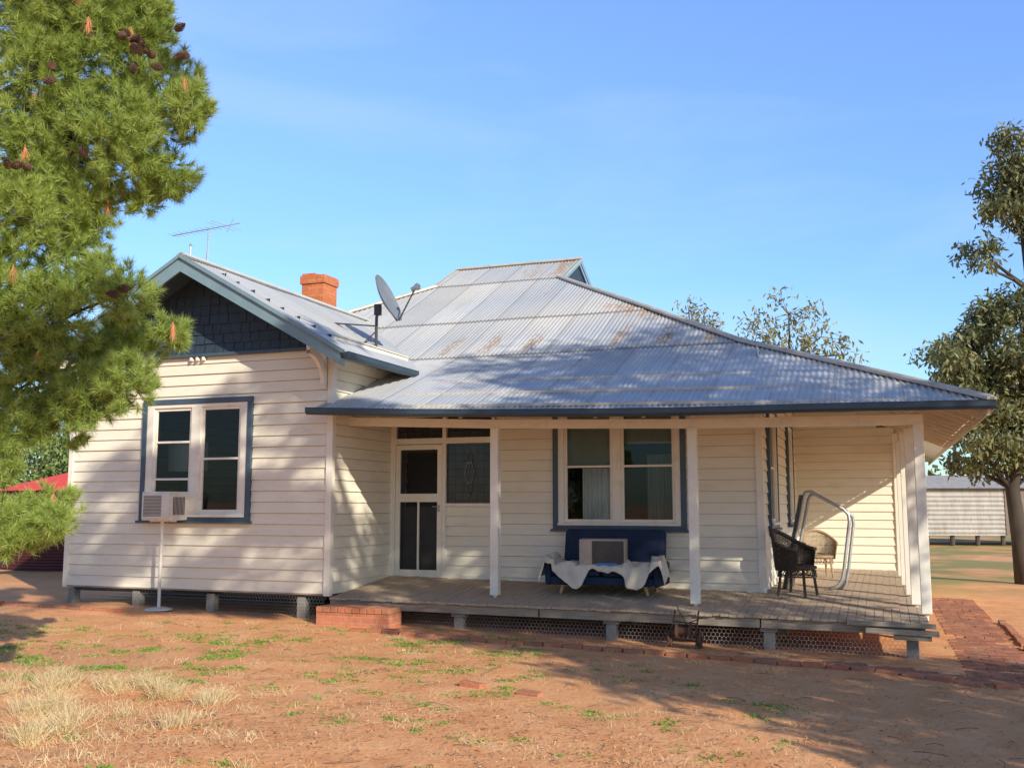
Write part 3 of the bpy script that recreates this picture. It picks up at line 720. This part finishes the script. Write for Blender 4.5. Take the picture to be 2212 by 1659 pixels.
for z_ in (.10,.30): mb.tube([(-.15,.02+.05*(z_>.2),z_),(.15,.02+.05*(z_>.2),z_-.02)],.009,6)
mb.tube([(-.2,-.1,.02),(-.05,.02,.25),(.22,.03,.36)],.007,6); mb.tube([(.25,-.12,.03),(.02,.0,.3),(-.1,.05,.5)],.006,6)
mb.obj('frame',rusty,tr_)
for x_ in (-.18,.18):
    mb=MB(); mb.lathe([(.03,-.02),(.09,-.02),(.10,0),(.09,.02),(.03,.02)],18,0,Matrix.Translation((x_,.04,.10))@Matrix.Rotation(math.pi/2,4,'Y')); mb.obj('wheel',rusty,tr_)
mb=MB(); mb.lathe([(0,-.09),(.09,-.09),(.09,-.07),(.05,-.06),(.05,.06),(.09,.07),(.09,.09),(0,.09)],18,0,Matrix.Translation((0,-.03,.20))@Matrix.Rotation(math.pi/2,4,'Y')); mb.obj('reel',rusty,tr_)

bs=hthing('brick_step','low red brick step at the edge of the verandah','step',.12,-.50,0)
b0=gl(.5,-.4)-.05
mb=MB(); mb.box(0,0,b0,1.10,.36,b0+.21); mb.obj('brick_base',brick,bs,bevel=.005)
mb=MB()
for i in range(10):
    mb.box(.003+i*.110,-.012+random.uniform(-.004,.004),b0+.213,.104+i*.110,.37,b0+.285+random.uniform(-.003,.003))
mb.obj('brick_tread',onebrick,bs,bevel=.006)

def edging(pts,gap=.24,skip=.1,tilt=.05,sink=.0):
    mb=MB()
    for (a,b),(c,d) in zip(pts,pts[1:]):
        L=math.hypot(c-a,d-b); k=max(1,int(L/gap))
        for i in range(k):
            if random.random()<skip: continue
            s=a+(c-a)*(i+.5)/k; dd=b+(d-b)*(i+.5)/k; p=H(s,dd); ang=-ANG+math.atan2(d-b,c-a)+random.uniform(-.05,.05)
            R=Matrix.Translation((p.x,p.y,gz(p.x,p.y)+random.uniform(-.012,.012)-sink))@Matrix.Rotation(ang,4,'Z')@Matrix.Rotation(random.uniform(-tilt,tilt),4,'X')@Matrix.Rotation(random.uniform(-tilt,tilt),4,'Y')
            mb.box(-.112,-.053,-.04,.112,.053,.045,0,R)
    o=mb.obj('brick_edging',onebrick,None,bevel=.007); o['kind']='structure'
edging([(.9,-.95),(4,-1.0),(7.2,-1.15)],.235,.02)
edging([(-6.3,-.85),(-2.9,-.75)],.235,.05)
edging([(3.0,-3.6),(4.5,-3.9)],.3,.35,.15,.01)
edging([(7.2,-1.15),(7.7,-1.35),(8.2,-1.5),(8.6,-1.45),(8.85,-1.1),(8.95,-.7),(9.0,5)],.225,.02,sink=.0)
mb=MB()
def paver(s,d,ang,sink):
    p=H(s,d); R=Matrix.Translation((p.x,p.y,gz(p.x,p.y)-sink+random.uniform(-.008,.008)))@Matrix.Rotation(-ANG+ang+random.uniform(-.03,.03),4,'Z')@Matrix.Rotation(random.uniform(-.03,.03),4,'X')@Matrix.Rotation(random.uniform(-.03,.03),4,'Y')
    mb.box(-.112,-.054,-.03,.112,.054,.04,0,R)
for i in range(85):
    for j in range(3):
        if random.random()<.03: continue
        paver(8.2+(j+.5*(i%2))*.235,-.85+i*.118,0,.026)
for i in range(4):
    for j in range(9):
        if random.random()<.08: continue
        s_p=8.65-j*.235-.11*(i%2)
        paver(s_p,-.96-i*.118+max(0,8.0-s_p)*.22,.2 if s_p<8 else 0,.03)
o=mb.obj('path',pathm,None,bevel=.006); o['kind']='structure'

# ------------------------------------------------------------ background buildings
tk=empty('water_tank','round red corrugated water tank with low conical roof','water tank',(-10.0,25.0,gz(-10.0,25)-.05))
mb=MB(); R_=2.6; NZ=110; TH=1.85
pf=[(R_+.015*math.cos(i*math.pi/2*1.0),TH*i/NZ) for i in range(NZ+1)]
mb.lathe(pf,64); mb.obj('tank_wall',redtank,tk,smooth=True)
mb=MB(); K=96
for i in range(K):
    a=2*math.pi*i/K; b=2*math.pi*(i+1)/K; ra=R_+.1
    z1=TH+.02*(i%2); z2=TH+.02*((i+1)%2)
    mb.quad((ra*math.cos(a),ra*math.sin(a),z1),(ra*math.cos(b),ra*math.sin(b),z2),(.1*math.cos(b),.1*math.sin(b),TH+.72),(.1*math.cos(a),.1*math.sin(a),TH+.72))
mb.obj('tank_roof',M('bright_red_iron',(.85,.075,.03),(.75,.06,.025),3,.6,.1),tk)
sh=empty('shed','old corrugated iron shed raised on timber stumps','shed',(17.6,43,gz(18,43)),math.radians(-4))
mb=MB(); NZr=50
for i in range(NZr):
    za=.45+2.0*i/NZr; zb_=.45+2.0*(i+1)/NZr
    mb.quad((0,.015*math.sin(i*1.3),za),(3.4,.015*math.sin(i*1.3),za),(3.4,.015*math.sin((i+1)*1.3),zb_),(0,.015*math.sin((i+1)*1.3),zb_))
mb.box(0,.05,.45,7,4,2.45); mb.obj('wall',shediron,sh)
mb=MB(); mb.box(3.42,-.03,.45,4.4,.04,2.45); mb.obj('door',M('old_boards',(.25,.18,.14)),sh)
mb=MB(); mb.quad((-.2,-.25,2.45),(7.2,-.25,2.45),(7.2,2,3.05),(-.2,2,3.05)); mb.quad((-.2,4.2,2.45),(7.2,4.2,2.45),(7.2,2,3.05),(-.2,2,3.05)); mb.obj('roof',shediron,sh)
for i in range(7):
    mb=MB(); mb.tube([(.2+i*1.05,.2,-.2),(.2+i*1.05,.2,.45)],.1,8); mb.obj('stump',bark,sh)

# ------------------------------------------------------------ trees
def leafverts(P,length,width,down=.6):
    n=len(P); d=rng.normal(size=(n,3)); d[:,2]-=down*1.6; d/=np.linalg.norm(d,axis=1)[:,None]
    L=length*rng.uniform(.6,1.3,n)[:,None]; W=width*rng.uniform(.7,1.3,n)[:,None]
    s=np.cross(d,rng.normal(size=(n,3))); s/=np.linalg.norm(s,axis=1)[:,None]+1e-9
    return np.stack([P,P+d*L*.5+s*W*.5,P+d*L,P+d*L*.5-s*W*.5],axis=1).reshape(-1,3)
def limb(mb,a,b,r0,r1,wob=.15,k=6):
    a=Vector(a);b=Vector(b); n=6; L=(b-a).length
    pts=[a.lerp(b,i/n)+Vector((random.uniform(-1,1),random.uniform(-1,1),random.uniform(-.5,1)))*wob*L*.12*math.sin(math.pi*i/n) for i in range(n+1)]
    mb.tube(pts,[r0+(r1-r0)*i/n for i in range(n+1)],k); return pts
def gumtree(label,base,trunk,rt,clusters,leaf,nleaf_per,fol=gumf,sub_sd=.22,name='gum_tree',down=.6,barkm=None,cat='tree'):
    e=empty(name,label,cat,base); base=Vector(base)
    mb=MB(); T=[Vector(t)-base for t in trunk]
    mb.tube(T,[rt*(1-.75*i/(len(T)-1)) for i in range(len(T))],10)
    PP=[]
    for (x,y,z,rx,ry,rz,ns) in clusters:
        c=Vector((x,y,z))-base
        att=min(T[1:],key=lambda t:(t-c).length+ (2.0 if t.z>c.z else 0))
        limb(mb,att,c,rt*.28,rt*.08)
        for i in range(ns):
            v=rng.normal(size=3); v/=np.linalg.norm(v); rr_=rng.uniform(.35,1)**.6
            sc=np.array([c.x+v[0]*rx*rr_,c.y+v[1]*ry*rr_,c.z+v[2]*rz*rr_])
            if i%2==0: limb(mb,c,sc,rt*.06,rt*.02,.2,4)
            m=int(nleaf_per*rng.uniform(.5,1.5)); PP.append(sc+rng.normal(size=(m,3))*np.array([sub_sd,sub_sd,sub_sd*.8]))
    mb.obj('trunk',barkm or gbark,e,smooth=True)
    P=np.concatenate(PP); npmesh('crown',leafverts(P,leaf[0],leaf[1],down),4,fol,e)
    return e
def WQ(w,q,z): return (.84*w+.543*q, .543*w-.84*q, z)
cl=[]
for w,q,h,r,ns in [(6.6,4,2.6,.9,50),(8.0,4,2.6,1.0,50),(7.2,4,4.2,1.3,110),(9.5,4.2,4.0,1.6,90),(7.3,3.6,5.9,1.4,100),(9.8,4,6.5,1.7,100),(7.6,4.4,8.0,1.6,110),(9.6,4,9.0,1.7,100),(8.6,4,10.3,1.3,50),(10.8,4,10.2,1.1,24),(11.6,4.3,7.8,1.3,30)]:
    x,y,z=WQ(w,q,h+1.65-.3); cl.append((x,y,z,r,r,r*.8,ns))
b=WQ(8.8,4.2,0); b=(b[0],b[1],gz(b[0],b[1])-.1)
gumtree('tall gum tree with wide spreading crown shading the yard',b,[b,WQ(8.7,4.1,2),WQ(8.5,4,4.5),WQ(8.4,4,7),WQ(8.0,4,9.5),WQ(7.6,4,11.3)],.28,cl,(.26,.085),22,sub_sd=.22)
# second tree leans over from beside the first: clumpy foliage with clear gaps
cl=[]
for w,h,r,ns in [(5.5,9.9,.7,11),(4.7,10.8,.7,8),(4.9,9.0,.6,10),(4.1,9.7,.65,10),(3.4,10.6,.6,7),(3.2,9.2,.6,10),(2.6,9.9,.5,6),(5.6,8.4,.5,9),(4.2,8.4,.55,9),(3.5,8.2,.4,5),(5.7,7.3,.4,6),(4.9,7.8,.4,5),(5.5,11.3,.6,4),(.95,7.45,.45,8),(1.35,7.6,.3,4),(.5,7.5,.55,7),(2.4,8.7,.35,4)]:  # clumps at the smallest w are added to shade the pine's lower half
    x,y,z=WQ(w,3.2,h+1.65-.3-.38); cl.append((x,y,z,r,r,r*.6,ns))
b=WQ(7.6,3.0,0); b=(b[0],b[1],gz(b[0],b[1])-.1)
gumtree('leaning gum tree with clumped foliage casting dappled shade',b,[b,WQ(7.6,3.0,3),WQ(7.3,3.1,6),WQ(6.6,3.2,8.6),WQ(5.6,3.2,10.2),WQ(4.4,3.2,11.2)],.2,cl,(.26,.09),56,sub_sd=.12)
c0=(11.9,23.5)
RC=[(12.35,10.3,.45,.6,18),(12.15,9.5,.5,.55,24),(11.9,8.7,.5,.45,20),(12.6,8.9,.6,.7,32),(12.9,9.7,.8,.8,34),(11.5,7.9,.35,.3,8),(11.2,7.4,.2,.2,3),(12.2,6.5,.6,.45,30),(11.75,6.1,.7,.5,40),(11.05,5.5,.6,.4,28),(10.4,5.3,.3,.25,8),(9.95,5.15,.3,.22,7),(10.2,4.8,.3,.25,6),(10.7,4.7,.6,.4,28),(11.4,4.7,.7,.5,42),(12.1,5.1,.8,.6,52),(11.9,3.9,.8,.5,50),(11.0,3.8,.6,.4,34),(10.6,3.2,.35,.35,14),(11.3,3.0,.5,.4,26),(12.2,3.0,.6,.5,34),(10.8,2.65,.25,.25,7),(11.5,2.5,.3,.2,8),(13.3,6.4,.8,.5,20),(13.3,5,.9,.8,44),(13.3,3.2,.9,.7,34),(13.1,8.5,.7,.7,24)]
cl=[(x,23.5+random.uniform(-.6,.6),z,rx,.8,rz,ns) for x,z,rx,rz,ns in RC]
b=(c0[0],c0[1],gz(*c0)-.1)
gumtree('dark gum tree with thick trunk and patchy drooping crown',b,[b,(11.85,23.5,.9),(11.75,23.5,2.0),(12.0,23.5,3.4),(12.3,23.6,5),(12.5,23.6,6.8),(12.5,23.8,8.6)],.21,cl,(.18,.06),44,sub_sd=.14)
for (X,Y,cls,lab) in ((9.6,34,[(9.6,34,8.2,1.2,1,.7,20),(8.5,34,7.5,.8,.8,.5,14),(10.7,34,7.4,.9,.8,.6,14),(9.7,34,6.9,1.6,1,.6,30),(11.6,34,6.8,.5,.5,.4,6)],'sparse yellowing gum tree rising behind the house roof'),(6.7,36,[(6.5,36,8.75,.5,.7,.3,7),(7.1,36,8.25,.6,.8,.3,9),(6.7,36,8.0,.8,.6,.4,8)],'small sparse gum tree behind the roof')):
    b=(X,Y,gz(X,Y)-.1); gumtree(lab,b,[b,(X,Y,2.5),(X+.1,Y,4.5),(X,Y,6.6)],.2,cls,(.24,.07),16,fol=gumf2,sub_sd=.22)
b=(-14.5,33,-.1); gumtree('leafy pale green bush tree behind the red tank',b,[b,(-14.5,33,1.5),(-14.6,33,3)],.2,[(-15.5,33,2.8,1.6,1.2,1.2,90),(-13.6,33,2.8,1.6,1.2,1.3,90),(-17.2,33,2.8,1.5,1.2,1.4,80),(-14.6,33,3.6,1.2,1,.6,50),(-12.9,33.4,2.0,1.2,1,1.0,50)],(.2,.07),30,fol=bushf,name='bush_tree',sub_sd=.25)
P=[]
for i in range(420):
    x=rng.uniform(-160,200); y=rng.uniform(120,170); r=rng.uniform(2,4.5)
    P.append(np.array([x,y,r*.75])+rng.normal(size=(50,3))*np.array([r,r,r*.45]))
P=np.concatenate(P); P[:,2]=np.abs(P[:,2]); o=npmesh('distant_trees',leafverts(P,1.4,.8,.2),4,gumf); o['kind']='stuff'

# ------------------------------------------------------------ pine
pine=empty('pine_tree','large sunlit pine tree with dense needle tufts and cones','tree',(-5.6,8.6,gz(-5.6,8.6)-.05)); pb=Vector(pine.location)
PC=[(-3.56,5.65,.63),(-3.97,5.2,.56),(-3.2,5.35,.42),(-2.93,5.05,.38),(-2.66,4.9,.22),(-3.67,4.65,.56),(-3.22,4.65,.40),(-2.93,4.5,.30),(-3.08,4.25,.19),(-3.9,4.2,.52),(-3.48,4.12,.32),(-3.78,3.65,.42),(-3.36,3.53,.22),(-3.05,3.32,.24),(-2.86,3.08,.16),(-3.67,3.18,.42),(-3.28,2.88,.36),(-3.05,2.62,.24),(-3.9,2.66,.45),(-3.67,2.36,.3),(-4.04,2.36,.32),(-3.4,2.5,.27),(-4.05,4.7,.45),(-3.45,5.95,.5),(-3.1,5.75,.3),(-3.4,4.95,.35),(-4.05,3.9,.4),(-4.0,3.1,.4),(-4.15,2.1,.3),(-3.80,1.60,.24),(-4.05,1.50,.28),(-3.62,1.52,.14),(-3.85,1.36,.2),(-4.15,5.8,.45),(-4.2,3.4,.4),(-4.7,5.4,.8),(-4.7,4.2,.75),(-4.7,3.1,.6),(-4.8,2.3,.5),(-4.5,1.45,.3),(-4.0,6.3,.7),(-3.3,6.2,.4),(-5.4,6.4,1.0),(-5.9,4.8,1.0),(-5.8,3.2,.8)]
tm=MB(); tm.tube([Vector(p)-pb for p in ((-5.6,8.6,-.2),(-5.55,8.6,2),(-5.5,8.5,4),(-5.3,8.4,6),(-5.2,8.4,7.5))],[.22,.19,.16,.11,.04],12)
tips=[];tdir=[]
for (x,z,r) in PC:
    y=8.0+random.uniform(-.3,.3); c=Vector((x,y,z))-pb
    att=Vector((-5.5,8.8,max(1.2,z-.7-.2*random.random())))-pb
    limb(tm,att,c,.035,.010,.25)
    vis=x>-4.4
    ns=int((50 if vis else 15)+ (1050 if vis else 160)*r*r)
    sub=[ (rng.normal(size=3)) for _ in range(max(6,int(ns/6)))]
    for i in range(ns):
        v=sub[i%len(sub)]+rng.normal(size=3)*.35; v/=np.linalg.norm(v); rr_=rng.uniform(.1,1)**.45
        p=Vector((c.x+v[0]*r*1.08*rr_,c.y+v[1]*max(r*.8,.25)*rr_,c.z+v[2]*r*1.08*rr_))
        dd=(Vector(v)*.8+Vector((.05,-.25,.5))+Vector(rng.normal(size=3)*.3)).normalized()
        tips.append(p); tdir.append(dd)
        if i%10==0: limb(tm,c+(p-c)*.2,p-dd*.05,.007,.003,.3,4)
tm.obj('trunk',bark,pine,smooth=True)
NN=74; V=[];mi=[]
for p,d in zip(tips,tdir):
    p=np.array(p);d=np.array(d)
    dead=rng.random()<.003; sp=rng.uniform(.6,1.0)
    if dead: d=np.array([0.1,-.2,-1.]); sp=.25; p=p+np.array([0,-.14,0])
    t=rng.uniform(0,1,NN)
    a=d[None,:]*rng.uniform(.35,1.1,NN)[:,None]+rng.normal(size=(NN,3))*sp*.55; a/=np.linalg.norm(a,axis=1)[:,None]
    L=rng.uniform(.065,.105,NN)[:,None]*(1.3 if dead else 1)
    st=p[None,:]-d[None,:]*(t[:,None]*.07)
    s=np.cross(a,rng.normal(size=(NN,3))); s/=np.linalg.norm(s,axis=1)[:,None]; w=.0025
    tri_=np.stack([st-s*w,st+s*w,st+a*L],axis=1); V.append(tri_.reshape(-1,3)); mi.append(np.full(NN,1 if dead else 0))
npmesh('crown',np.concatenate(V),3,[pinef,deadf],pine,np.concatenate(mi))
cm=MB()
for r_ in range(9):
    t=r_/8; rad=.034*math.sin(math.pi*(.18+.75*t)); k=9
    for j in range(k):
        a=2*math.pi*(j+.5*(r_%2))/k; z=.09*t
        c_,s_=math.cos(a),math.sin(a); q=.014
        cm.quad((rad*.4*c_,rad*.4*s_,z),(rad*c_-q*s_*.7,rad*s_+q*c_*.7,z+.006),(rad*1.15*c_,rad*1.15*s_,z+.016),(rad*c_+q*s_*.7,rad*s_-q*c_*.7,z+.006))
cm.lathe([(0,0),(.018,.01),(.022,.05),(.008,.085),(0,.09)],8)
cone0=None
for (cx,cz,k) in ((-3.0,5.24,11),(-2.72,5.2,3),(-3.85,4.25,4),(-2.95,3.2,2),(-3.55,4.95,2),(-3.4,4.5,2)):
    for i in range(k):
        p=Vector((cx+random.gauss(0,.08),7.55+random.gauss(0,.05),cz+random.gauss(0,.06)))-pb
        if cone0 is None: cone0=cm.obj('pine_cone',conem,pine); o=cone0
        else:
            o=cone0.copy(); COL.objects.link(o); o.parent=pine
        o.location=p; o.rotation_euler=(random.uniform(0,6),random.uniform(0,6),random.uniform(0,6)); o.scale=(.95,)*3

# ------------------------------------------------------------ ground cover
def inhouse(x,y):
    rx,ry=x-OX,y-OY; s=cu*rx-su*ry; d=su*rx+cu*ry
    return (-4.8<s<0 and d>-.05) or (0<=s<8 and d>-.1)
pts=[]
while len(pts)<32000:
    y=4.8+10*random.random()**1.3; x=random.uniform(-.62,.66)*y
    if random.random()< .30+.75*(noise.noise(Vector((x*.6,y*.6,8)))+.4): 
        if not inhouse(x,y): pts.append((x,y,gz(x,y)+random.uniform(.004,.018)))
P=np.array(pts); n_=len(P); a=rng.uniform(0,2*np.pi,n_); d=np.stack([np.cos(a),np.sin(a),rng.normal(size=n_)*.2],1); s_=np.stack([-np.sin(a),np.cos(a),rng.normal(size=n_)*.25],1)
L=rng.uniform(.012,.055,n_)[:,None]; W=rng.uniform(.002,.008,n_)[:,None]
V=np.stack([P,P+d*L*.5+s_*W,P+d*L,P+d*L*.5-s_*W],1).reshape(-1,3); o=npmesh('leaf_litter',V,4,litm); o['kind']='stuff'
mb=MB()
for i in range(380):
    y=5+9*random.random(); x=random.uniform(-.55,.6)*y
    if inhouse(x,y): continue
    a=random.uniform(0,6.28); L=random.uniform(.04,.25); z=gz(x,y)+.010
    mb.tube([(x,y,z),(x+L*.5*math.cos(a),y+L*.5*math.sin(a),z+.012),(x+L*math.cos(a+.2),y+L*math.sin(a+.2),z)],random.uniform(.0015,.004),4)
o=mb.obj('twigs',twigm); o['kind']='stuff'
def blades(centers,h,wd,name,m,lean=.5):
    V=[]
    for (x,y,nb,hs,sp) in centers:
        ox=rng.normal(size=(nb,2))*sp; P=np.stack([x+ox[:,0],y+ox[:,1],np.zeros(nb)],1); P[:,2]=[gz(p[0],p[1])-.005 for p in P]
        d=np.stack([rng.normal(size=nb)*lean+ox[:,0]*2,rng.normal(size=nb)*lean+ox[:,1]*2,np.ones(nb)],1); d/=np.linalg.norm(d,axis=1)[:,None]
        L=(h*hs*rng.uniform(.4,1.2,nb))[:,None]; s=np.cross(d,rng.normal(size=(nb,3))); s/=np.linalg.norm(s,axis=1)[:,None]
        bend=np.stack([rng.normal(size=nb),rng.normal(size=nb),-np.ones(nb)*.8],1)*L*.22
        Mi=P+d*L*.6; T=P+d*L+bend
        V.append(np.stack([P-s*wd,P+s*wd,Mi+s*wd*.7,Mi-s*wd*.7,Mi-s*wd*.7,Mi+s*wd*.7,T+s*wd*.15,T-s*wd*.15],1).reshape(-1,3))
    o=npmesh(name,np.concatenate(V),4,m); o['kind']='stuff'
C=[]
for (x,y,k) in ((-4.0,8.7,3),(-3.55,8.95,3),(-3.2,8.6,2),(-2.75,8.5,4),(-2.4,8.4,3),(-3.6,7.8,3),(-3.1,7.3,2),(-2.6,7.5,1),(-3.7,6.9,2),(-3.0,6.6,1),(-4.3,9.2,2),(-4.4,8.2,2),(-3.4,6.3,2)):
    for i in range(k): C.append((x+random.gauss(0,.15),y+random.gauss(0,.13),int(random.uniform(90,280)),random.uniform(.5,1.15),random.uniform(.03,.06)))
for i in range(380):
    y=5+9*random.random(); x=random.uniform(-.52,.3)*y
    if not inhouse(x,y): C.append((x,y,int(random.uniform(6,28)),random.uniform(.12,.35),.07))
for i in range(80):
    y=6+3.2*random.random(); x=random.uniform(-.52,-.25)*y; C.append((x,y,int(random.uniform(20,60)),random.uniform(.2,.5),.08))
blades(C,.25,.0017,'dry_grass',straw,.6)
C=[]
for i in range(3200):
    y=6+7.6*random.random(); x=random.uniform(-.52,.26)*y
    v=noise.noise(Vector((x*2.1+7,y*2.1,2)))
    cent= 1.0 if (9.0<y<13 and x<.2) else (.6 if (8<y<9.4 and 0<x<2.3) else .15)
    if inhouse(x,y) or v<.14 or random.random()>cent: continue
    for k in range(2): C.append((x+random.gauss(0,.10),y+random.gauss(0,.10),int(random.uniform(10,34)),random.uniform(.4,1.1),.04))
C.append((-2.45,6.15,60,1.6,.04))
blades(C,.042,.0065,'green_weeds',weedf,1.2)

# ------------------------------------------------------------ world, sun, camera
w=bpy.data.worlds.new('World'); scene.world=w; w.use_nodes=True; nt=w.node_tree; nt.nodes.clear()
out=nt.nodes.new('ShaderNodeOutputWorld'); bg=nt.nodes.new('ShaderNodeBackground'); sky=nt.nodes.new('ShaderNodeTexSky')
sky.sky_type='NISHITA'; sky.sun_disc=False; EL=25.6; sky.sun_elevation=math.radians(EL); sky.sun_rotation=math.radians(147.1)
sky.air_density=1.0; sky.dust_density=.6; sky.ozone_density=2.5; sky.altitude=100
tc=nt.nodes.new('ShaderNodeTexCoord'); mp=nt.nodes.new('ShaderNodeMapping'); mp.inputs['Scale'].default_value=(1.2,1.2,5); mp.inputs['Rotation'].default_value=(0,.2,0)
sep=nt.nodes.new('ShaderNodeSeparateXYZ'); nt.links.new(tc.outputs['Generated'],sep.inputs[0])
rp=nt.nodes.new('ShaderNodeValToRGB'); nt.links.new(sep.outputs[2],rp.inputs[0])
E=rp.color_ramp.elements; E[0].position=0; E[0].color=(.40,.51,.56,1); E[1].position=.47; E[1].color=(.64,.72,.95,1)
e2=E.new(.8); e2.color=(.32,.38,.50,1)
e3=E.new(.22); e3.color=(.47,.58,.72,1)
rp2=nt.nodes.new('ShaderNodeMapRange'); nt.links.new(sep.outputs[1],rp2.inputs[0]); rp2.inputs[1].default_value=-.35; rp2.inputs[2].default_value=.2; rp2.inputs[3].default_value=.6; rp2.inputs[4].default_value=1
mu=nt.nodes.new('ShaderNodeMix'); mu.data_type='RGBA'; mu.blend_type='MULTIPLY'; mu.inputs[0].default_value=1
nt.links.new(sky.outputs[0],mu.inputs[6]); nt.links.new(rp.outputs[0],mu.inputs[7])
gn=nt.nodes.new('ShaderNodeMix'); gn.data_type='RGBA'; gn.blend_type='MULTIPLY'; gn.inputs[0].default_value=1; gn.inputs[7].default_value=(2.3,2.3,2.3,1); gn.clamp_result=False
nt.links.new(mu.outputs[2],gn.inputs[6])
nz=nt.nodes.new('ShaderNodeTexNoise'); nz.inputs['Scale'].default_value=1.5; nz.inputs['Detail'].default_value=6; nz.inputs['Roughness'].default_value=.55; nz.inputs['Distortion'].default_value=.4
mr=nt.nodes.new('ShaderNodeMapRange'); mr.inputs[1].default_value=.46; mr.inputs[2].default_value=.78; mr.inputs[4].default_value=.40
mix=nt.nodes.new('ShaderNodeMix'); mix.data_type='RGBA'; mix.inputs[7].default_value=(4.6,5.6,6.7,1)
nt.links.new(tc.outputs['Generated'],mp.inputs[0]); nt.links.new(mp.outputs[0],nz.inputs['Vector']); nt.links.new(nz.outputs[0],mr.inputs[0]); nt.links.new(mr.outputs[0],mix.inputs[0])
dk=nt.nodes.new('ShaderNodeMix'); dk.data_type='RGBA'; dk.blend_type='MULTIPLY'; dk.inputs[0].default_value=1
nt.links.new(gn.outputs[2],mix.inputs[6]); nt.links.new(mix.outputs[2],dk.inputs[6]); nt.links.new(rp2.outputs[0],dk.inputs[7]); nt.links.new(dk.outputs[2],bg.inputs[0]); bg.inputs[1].default_value=.15; nt.links.new(bg.outputs[0],out.inputs[0])
ld=bpy.data.lights.new('sun','SUN'); ld.energy=5; ld.angle=math.radians(.5); ld.color=(1,.93,.78)
lo_=bpy.data.objects.new('sun',ld); COL.objects.link(lo_)
e=math.radians(EL); dirs=Vector((.543*math.cos(e),-.84*math.cos(e),math.sin(e))); lo_.rotation_euler=dirs.to_track_quat('Z','Y').to_euler(); lo_.location=(20,-20,20)
cd_=bpy.data.cameras.new('camera'); cam=bpy.data.objects.new('camera',cd_); COL.objects.link(cam); cam.location=(0,0,EYE)
cam.rotation_euler=(math.radians(90+6.9),0,0); cd_.sensor_width=36; cd_.lens=2150/2212*36; cd_.clip_end=3000; scene.camera=cam
scene.view_settings.view_transform='Standard'; scene.view_settings.look='None'; scene.view_settings.exposure=0
